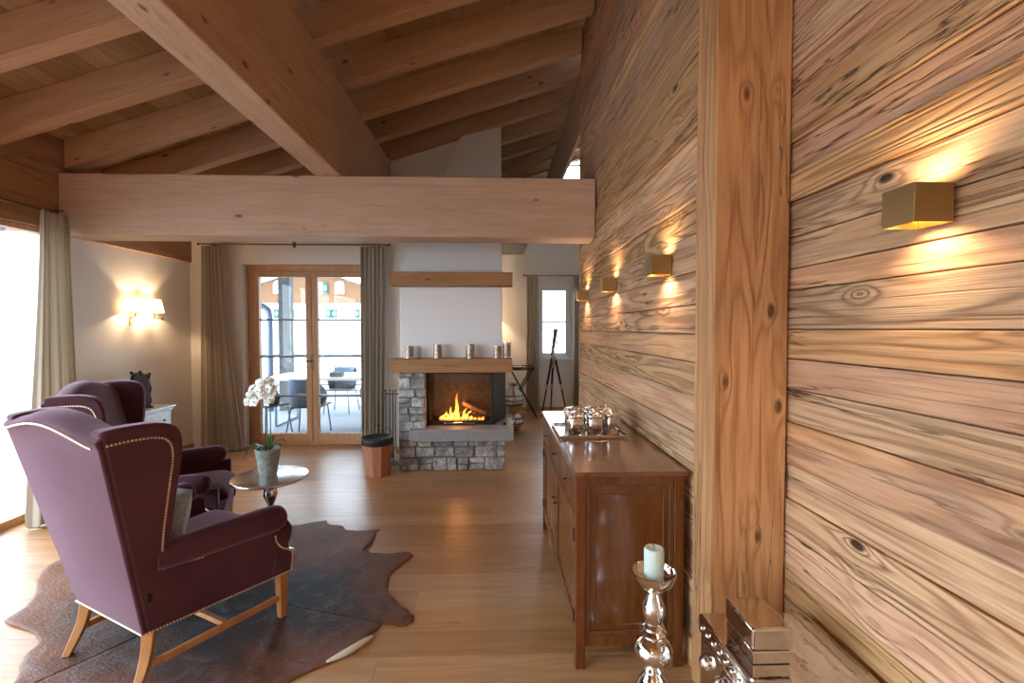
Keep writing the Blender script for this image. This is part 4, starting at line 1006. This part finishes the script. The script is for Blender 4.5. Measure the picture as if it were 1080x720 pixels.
# ------------------------------------------------------------------ recess: folding tray table, ribbed vase, telescope
tt = thing('folding_table', 'black folding tray table with crossed legs in the recess', 'folding table', (.42, 8.12, 0), 0)
MB().box(-.30, .22, -.22, .22, .83, .85).build('table_top', 'shoe', tt, bevel=.005)
b = MB(); b.tube([(-.30, -.22, .87), (.22, -.22, .87), (.22, .22, .87), (-.30, .22, .87)], .012, 8, closed=True); b.build('rim', 'shoe', tt, smooth=True)
for yy in (-.17, .17):
    MB().tube([(-.27, yy, .0), (.18, yy, .83)], .016, 4).build('leg', 'black', tt)
    MB().tube([(.27, yy, .0), (-.18, yy, .83)], .016, 4).build('leg', 'black', tt)
MB().tube([(-.25, -.17, .05), (-.25, .17, .05)], .012, 6).build('stretcher', 'black', tt); MB().tube([(.24, -.17, .05), (.24, .17, .05)], .012, 6).build('stretcher', 'black', tt)
b = MB(); b.lathe([(.05, 0), (.085, .01), (.095, .03), (.09, .032), (.07, .014), (1e-5, .012)], (0, 0, 0), 20); o = b.build('silver_dish', 'silver', smooth=True, loc=(.36, 8.05, .8515)); tag(o, 'small silver dish on the folding tray table', 'dish')
vz = thing('floor_vase', 'round ribbed silver floor vase beside the fireplace, partly hidden by the hearth', 'vase', (.06, 6.85, 0), 0)
vz.location = (.24, 7.0, 0)
prof = [(.07, 0), (.10, .02), (.15, .09), (.16, .15), (.13, .23), (.09, .27)]
MB().lathe(prof+[(.10, .30), (.15, .38), (.165, .47), (.14, .57), (.08, .64), (.06, .68), (.085, .72), (.075, .72), (.05, .67), (1e-5, .66)], seg=32).build('body', 'chrome', vz, smooth=True)
for z0, r_ in ((.12, .160), (.20, .147), (.40, .160), (.47, .168), (.54, .153)):
    MB().tube([(r_*math.cos(2*PI*k/32), r_*math.sin(2*PI*k/32), z0) for k in range(32)], .008, 6, closed=True).build('band', 'black', vz, smooth=True)

te = thing('telescope', 'steel and black telescope on a wooden tripod before the recess window', 'telescope', (.98, 8.02, 0), 0)
hub = (.0, 0, 1.06)
for fx_, fy_ in ((-.22, -.12), (-.02, .22), (.24, -.02)):
    o = MB().tube([(fx_*.12, fy_*.12, 1.04), (fx_*.6, fy_*.6, .50)], .021, 6).build('leg', 'black', te)
    MB().tube([(fx_*.5, fy_*.5, .60), (fx_, fy_, .012)], [.017, .013], 6).build('lower_leg', 'black', o)
    MB().tube([(fx_*.55, fy_*.55, .58), (fx_*.62, fy_*.62, .49)], .026, 8).build('clamp', 'chrome', o, smooth=True)
    MB().ball((fx_, fy_, .014), .014, 8, 6).build('foot', 'chrome', o, smooth=True)
MB().lathe([(.02, .86), (.035, .98), (.055, 1.03), (.055, 1.06), (.025, 1.08), (.02, 1.14), (.028, 1.15), (.02, 1.18)], seg=20).build('tripod_head', 'chrome', te, smooth=True)
MB().tube([(-.02, .10, 1.02), (-.01, .05, 1.14), (.02, -.10, 1.46), (.025, -.13, 1.54)], [.022, .026, .036, .040], 20).build('tube', 'tele', te, smooth=True)
MB().tube([(-.022, .11, 1.0), (-.032, .155, .98)], .014, 12).build('eyepiece', 'black', te, smooth=True)
MB().tube([(.05, -.01, 1.22), (.06, -.06, 1.33)], .012, 10).build('finder', 'bronze', te, smooth=True)

# ------------------------------------------------------------------ terrace and outside
struct(MB().box(-14, -.34, YB+.305, 14.5, -.10, -.02).build('terrace', 'snow'), 'pale terrace deck')
struct(MB().box(-14, -4.41, -6, YB+.3, -.10, -.02).build('terrace_left', 'snow'))
struct(MB().box(-60, 60, -30, 90, -3.3, -3.2).build('ground', 'render_white'))
g = MB()
for k in range(24): g.box(-8+.0, -.35, YB+.32+k*.14+.132, YB+.32+k*.14+.14, -.021, -.0185)
struct(g.build('terrace_joints', plain('deck_joint', (.3, .32, .36), .9)))
ot = thing('terrace_table', 'long white topped table on the terrace', 'table', (-2.35, 7.85, -.02), 0)
MB().box(-1.35, 1.35, -.48, .48, .745, .785).build('table_top', 'table_white', ot, bevel=.005)
for s_ in (-1, 1):
    b = MB(); x = s_*1.15
    b.tube([(x, -.40, .74), (x, -.40, .02), (x, .40, .02), (x, .40, .74)], .022, 4); b.build('leg', 'zinc', ot)
def outchair(label, loc, rz):
    t = thing('terrace_chair', label, 'chair', loc, rz, 'terrace chairs round the white table')   # faces +y
    for (x, y, tx, ty) in ((-.25, -.24, -.19, -.18), (.25, -.24, .19, -.18), (-.24, .24, -.20, .2), (.24, .24, .20, .2)):
        MB().tube([(x, y, 0), (tx, ty, .43), (tx*1.12, ty*1.1, .44)], .011, 8).build('leg', 'zinc', t, smooth=True)
    b = MB()
    b.prism([(-.24, -.22), (.24, -.22), (.26, .22), (-.26, .22)], lambda u, v, w: (u, v, w), .425, .45); b.build('seat', 'grey_metal', t, bevel=.008)
    vs = []; n = 15
    for j, (z_, r_) in enumerate(((.45, .23), (.56, .26), (.68, .275), (.80, .27))):
        for i in range(n):
            a = R(180+180*i/(n-1)); hgt = z_ if j < 2 else z_-(.12*(abs(i-(n-1)/2)/((n-1)/2))**3)*(j-1)
            vs.append((r_*1.0*math.cos(a), r_*.85*math.sin(a)+.0, hgt))
    b = MB(); b.add(vs, [(j*n+i, j*n+i+1, (j+1)*n+i+1, (j+1)*n+i) for j in range(3) for i in range(n-1)]); b.build('backrest', 'wicker', t, smooth=True, solid=.015)
    b = MB(); vs = []
    for j, (z_, r_) in enumerate(((.46, .27), (.62, .295), (.78, .30), (.83, .285), (.80, .255), (.62, .24))):
        for i in range(9):
            a = R(222+96*i/8); vs.append((r_*math.cos(a), r_*.87*math.sin(a), z_))
    b.add(vs, [(j*9+i, j*9+i+1, (j+1)*9+i+1, (j+1)*9+i) for j in range(5) for i in range(8)]); b.build('blanket', 'blanket', t, smooth=True, solid=.012)
    return t
oc = outchair('terrace chair with a blue grey blanket over its back, centred in the door glass', (-2.77, 6.92, -.02), R(2))
dup(oc, (-3.42, 6.98, -.02), R(-20), 'terrace chair behind the orchid at the end of the white table')
dup(oc, (-1.95, 8.72, -.02), R(185), 'terrace chair across the white table, seen in the curtain-side door leaf')
dup(oc, (-2.9, 8.75, -.02), R(175), 'terrace chair across the white table beside the grey post')
dup(oc, (-1.75, 6.95, -.02), R(10), 'terrace chair hidden half behind the straight curtain')
tag(MB().box(-.10, .10, -.07, .07, 0, .075).build('planter_box', 'weathered', bevel=.008, loc=(-2.60, 7.62, .766)), 'small grey box standing on the white terrace table', 'box')
# railing
rl = thing('railing', 'grey terrace railing with slim horizontal bars', 'railing', (0, 9.55, -.02), 0)
for zz, hh_ in ((1.02, .05), (.90, .02), (.78, .02), (.66, .02), (.54, .02), (.42, .02), (.30, .02), (.18, .02)):
    MB().box(-9, 3, -.02, .02, zz-hh_/2, zz+hh_/2).build('rail', 'weathered', rl)
for xx in [-8, -6.5, -5, -2.2, -.7, .8, 2.3]: MB().box(xx-.025, xx+.025, .021, .06, 0, 1.04).build('post', 'weathered', rl)
# terrace post, pipe, canopy
tag(MB().box(-.105, .105, -.1, .1, 0, 2.62).build('terrace_post', 'weathered', bevel=.008, loc=(-4.06, 9.1, -.02)), 'square weathered grey post carrying the terrace roof', 'post')
o = MB().tube(spline([(-4.30, 8.95, -.02), (-4.30, 8.95, 1.0), (-4.30, 8.95, 1.75), (-4.36, 8.93, 1.93), (-4.55, 8.9, 2.0), (-4.85, 8.85, 2.07)], 5), .055, 14).build('drain_pipe', 'zinc', smooth=True)
tag(o, 'blue grey metal rain pipe bending beside the terrace post', 'pipe')
b = MB(); b.hexa([(-7, 8.9, 2.66), (-2.2, 8.9, 2.60), (-2.2, 9.35, 2.60), (-7, 9.35, 2.66), (-7, 8.9, 2.90), (-2.2, 8.9, 2.84), (-2.2, 9.35, 2.84), (-7, 9.35, 2.90)])
o = b.build('terrace_roof_beam', 'weathered'); tag(o, 'pale roof edge beam on the terrace post', 'beam')
struct(MB().box(-7, .5, YB+.31, 9.35, 2.92, 3.0).build('terrace_ceiling', 'weathered'))
# neighbour house
nh = thing('chalet', 'ochre chalet with green shutters across the valley, seen through the terrace door', 'house', (-15.7, 40, -3.2), 0)
b = MB(); b.prism([(-7, 0), (7, 0), (7, 7.6), (0, 9.75), (-7, 7.6)], lambda u, v, w: (u, w, v), 0, 9); b.build('wall', 'render_white', nh)
b = MB(); b.prism([(-6.98, 6.85), (6.98, 6.85), (6.98, 7.6), (0, 9.72), (-6.98, 7.6)], lambda u, v, w: (u, w, v), -.25, -.01); b.build('gable_cladding', 'facade', nh)
b = MB(); b.prism([(-8., 7.35), (0, 9.8), (8., 7.35), (8., 7.6), (0, 10.05), (-8., 7.6)], lambda u, v, w: (u, w, v), -1.2, 10); b.build('roof', 'render_white', nh)
PALE = plain('pale_glass', (.30, .36, .40), .2)
def hwin(x0, x1, z0, z1, arch=False, y=-.3):
    b = MB(); frame_rect(b, x0, x1, z0, z1, .08, y-.08, y); xm = (x0+x1)/2; zm = (z0+z1)/2
    b.box(xm-.04, xm+.04, y-.07, y-.01, z0, z1); b.box(x0, x1, y-.07, y-.01, zm-.03, zm+.03)
    if arch: b.prism([(x0, z1), (x1, z1)]+[(xm+(x1-x0)/2*math.cos(PI*k/10), z1+.32*math.sin(PI*k/10)) for k in range(1, 10)], lambda u, v, w: (u, w, v), y-.08, y)
    o = b.build('window', 'render_white', nh)
    MB().box(x0+.05, x1-.05, y-.03, y-.005, z0+.05, z1-.05).build('pane', PALE, o)
def shutter(x0, x1, z0, z1, y=-.3):
    so = MB().box(x0, x1, y-.09, y-.01, z0, z1).build('shutter', 'green', nh); xm = (x0+x1)/2; zm = (z0+z1)/2; h = z1-z0
    MB().prism([(xm, zm-h*.25), (xm+.13, zm), (xm, zm+h*.25), (xm-.13, zm)], lambda u, v, w: (u, w, v), y-.11, y-.092).build('diamond', 'render_white', so)
hwin(.30, 1.08, 7.64, 8.6); shutter(1.09, 1.50, 7.64, 8.6); shutter(-.13, .29, 7.64, 8.6)
hwin(2.1, 2.85, 7.64, 8.4, arch=True); hwin(-3.0, -2.3, 7.64, 8.4, arch=True)
for x0 in (-5.7, -2.65, .45): 
    hwin(x0, x0+.75, 5.62, 6.36, y=-.02); shutter(x0+.76, x0+1.22, 5.62, 6.36, y=-.02); shutter(x0-.47, x0-.01, 5.62, 6.36, y=-.02)
shutter(1.69, 2.14, 5.62, 6.36, y=-.02); hwin(2.3, 3.6, 5.62, 6.36, y=-.02); shutter(3.61, 4.05, 5.62, 6.36, y=-.02)
# the cladding bottom white band is the facade itself; snowy lower roof in front
struct(MB().prism([(22.0, -3.2), (24.6, -3.2), (24.6, 1.95), (22.0, .9)], lambda u, v, w: (w, u, v), -16, 2.5).build('hill', 'render_white'))
# white trees / mountain slope far away on the left
struct(MB().prism([(-60, -3.2), (-14, -3.2), (-20, 1.5), (-35, 5), (-60, 12)], lambda u, v, w: (u, w, v), -25, 60).build('hills', 'render_white'))

# ------------------------------------------------------------------ lights
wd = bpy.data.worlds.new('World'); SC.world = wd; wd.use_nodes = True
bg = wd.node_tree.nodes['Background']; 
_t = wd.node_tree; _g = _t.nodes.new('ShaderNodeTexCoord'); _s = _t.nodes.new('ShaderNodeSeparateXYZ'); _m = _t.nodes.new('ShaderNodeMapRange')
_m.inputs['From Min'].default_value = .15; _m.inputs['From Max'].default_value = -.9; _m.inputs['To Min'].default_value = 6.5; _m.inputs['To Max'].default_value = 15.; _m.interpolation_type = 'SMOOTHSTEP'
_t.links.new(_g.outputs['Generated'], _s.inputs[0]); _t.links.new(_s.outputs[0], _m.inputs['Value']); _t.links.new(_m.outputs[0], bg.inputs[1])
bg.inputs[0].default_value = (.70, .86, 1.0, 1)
def area(name, loc, rot, sx_, sy_, e, col):
    L = bpy.data.lights.new(name, 'AREA'); L.shape = 'RECTANGLE'; L.size = sx_; L.size_y = sy_; L.energy = e; L.color = col
    o = bpy.data.objects.new(name, L); COL.objects.link(o); o.location = loc; o.rotation_euler = rot; o.visible_camera = False; return o
def portal(name, loc, rot, sx_, sy_):
    o = area(name, loc, rot, sx_, sy_, 1, (1, 1, 1)); o.data.cycles.is_portal = True; return o
portal('daylight_portal', (-3.9, .45, 1.2), (0, R(-90), 0), 2.4, 7.3)
portal('daylight_portal', ((DX0+DX1)/2, YB+.29, 1.2), (R(-90), 0, 0), 1.7, 2.4)
# added fill lamp behind the camera, shaped as a pendant; lights ceiling and wall
pl = thing('added_fill_lamp', 'added fill lamp with a drum shade, hanging unseen behind the viewpoint', 'fill lamp', (-1.0, -1.6, 0), 0)
MB().tube([(0, 0, 2.62), (0, 0, 3.75)], .004, 6).build('cord', 'black', pl)
b = MB(); n = 32; vs = [(.26*math.cos(2*PI*k/n), .26*math.sin(2*PI*k/n), z_) for z_ in (2.35, 2.62) for k in range(n)]; b.add(vs, [(k, (k+1) % n, n+(k+1) % n, n+k) for k in range(n)]); b.build('lamp_shade', plain('fill_drum_shade', (.9, .8, .62), .8, emit=(1., .7, .4), es=1.5), pl, smooth=True, solid=.002)
L = bpy.data.lights.new('fill_bulb', 'POINT'); L.energy = 85; L.color = (1., .74, .48); L.shadow_soft_size = .12
lo = bpy.data.objects.new('fill_bulb', L); COL.objects.link(lo); lo.location = (-1.0, -1.6, 2.48)
# fire glow
L = bpy.data.lights.new('fire_light', 'POINT'); L.energy = 6; L.color = (1., .42, .12); L.shadow_soft_size = .05
lo = bpy.data.objects.new('fire_light', L); COL.objects.link(lo); lo.location = (-.45, 5.30, .68)

# ------------------------------------------------------------------ camera
cam = bpy.data.cameras.new('Camera'); co = bpy.data.objects.new('Camera', cam); COL.objects.link(co)
F = 490.; VX, VY = 524., 346.
cam.sensor_width = 36; cam.lens = F/1080*36; cam.clip_start = .02; cam.clip_end = 300
th = math.atan2(360-VY, F); ps = math.atan((540-VX)/F*math.cos(th))
co.location = (0, 0, 1.55); co.rotation_euler = (PI/2-th, 0, -ps)
SC.camera = co
SC.view_settings.view_transform = 'Standard'; SC.view_settings.look = 'None'; SC.view_settings.gamma = 1.0
SC.view_settings.exposure = 0.28; SC.view_settings.use_curve_mapping = False
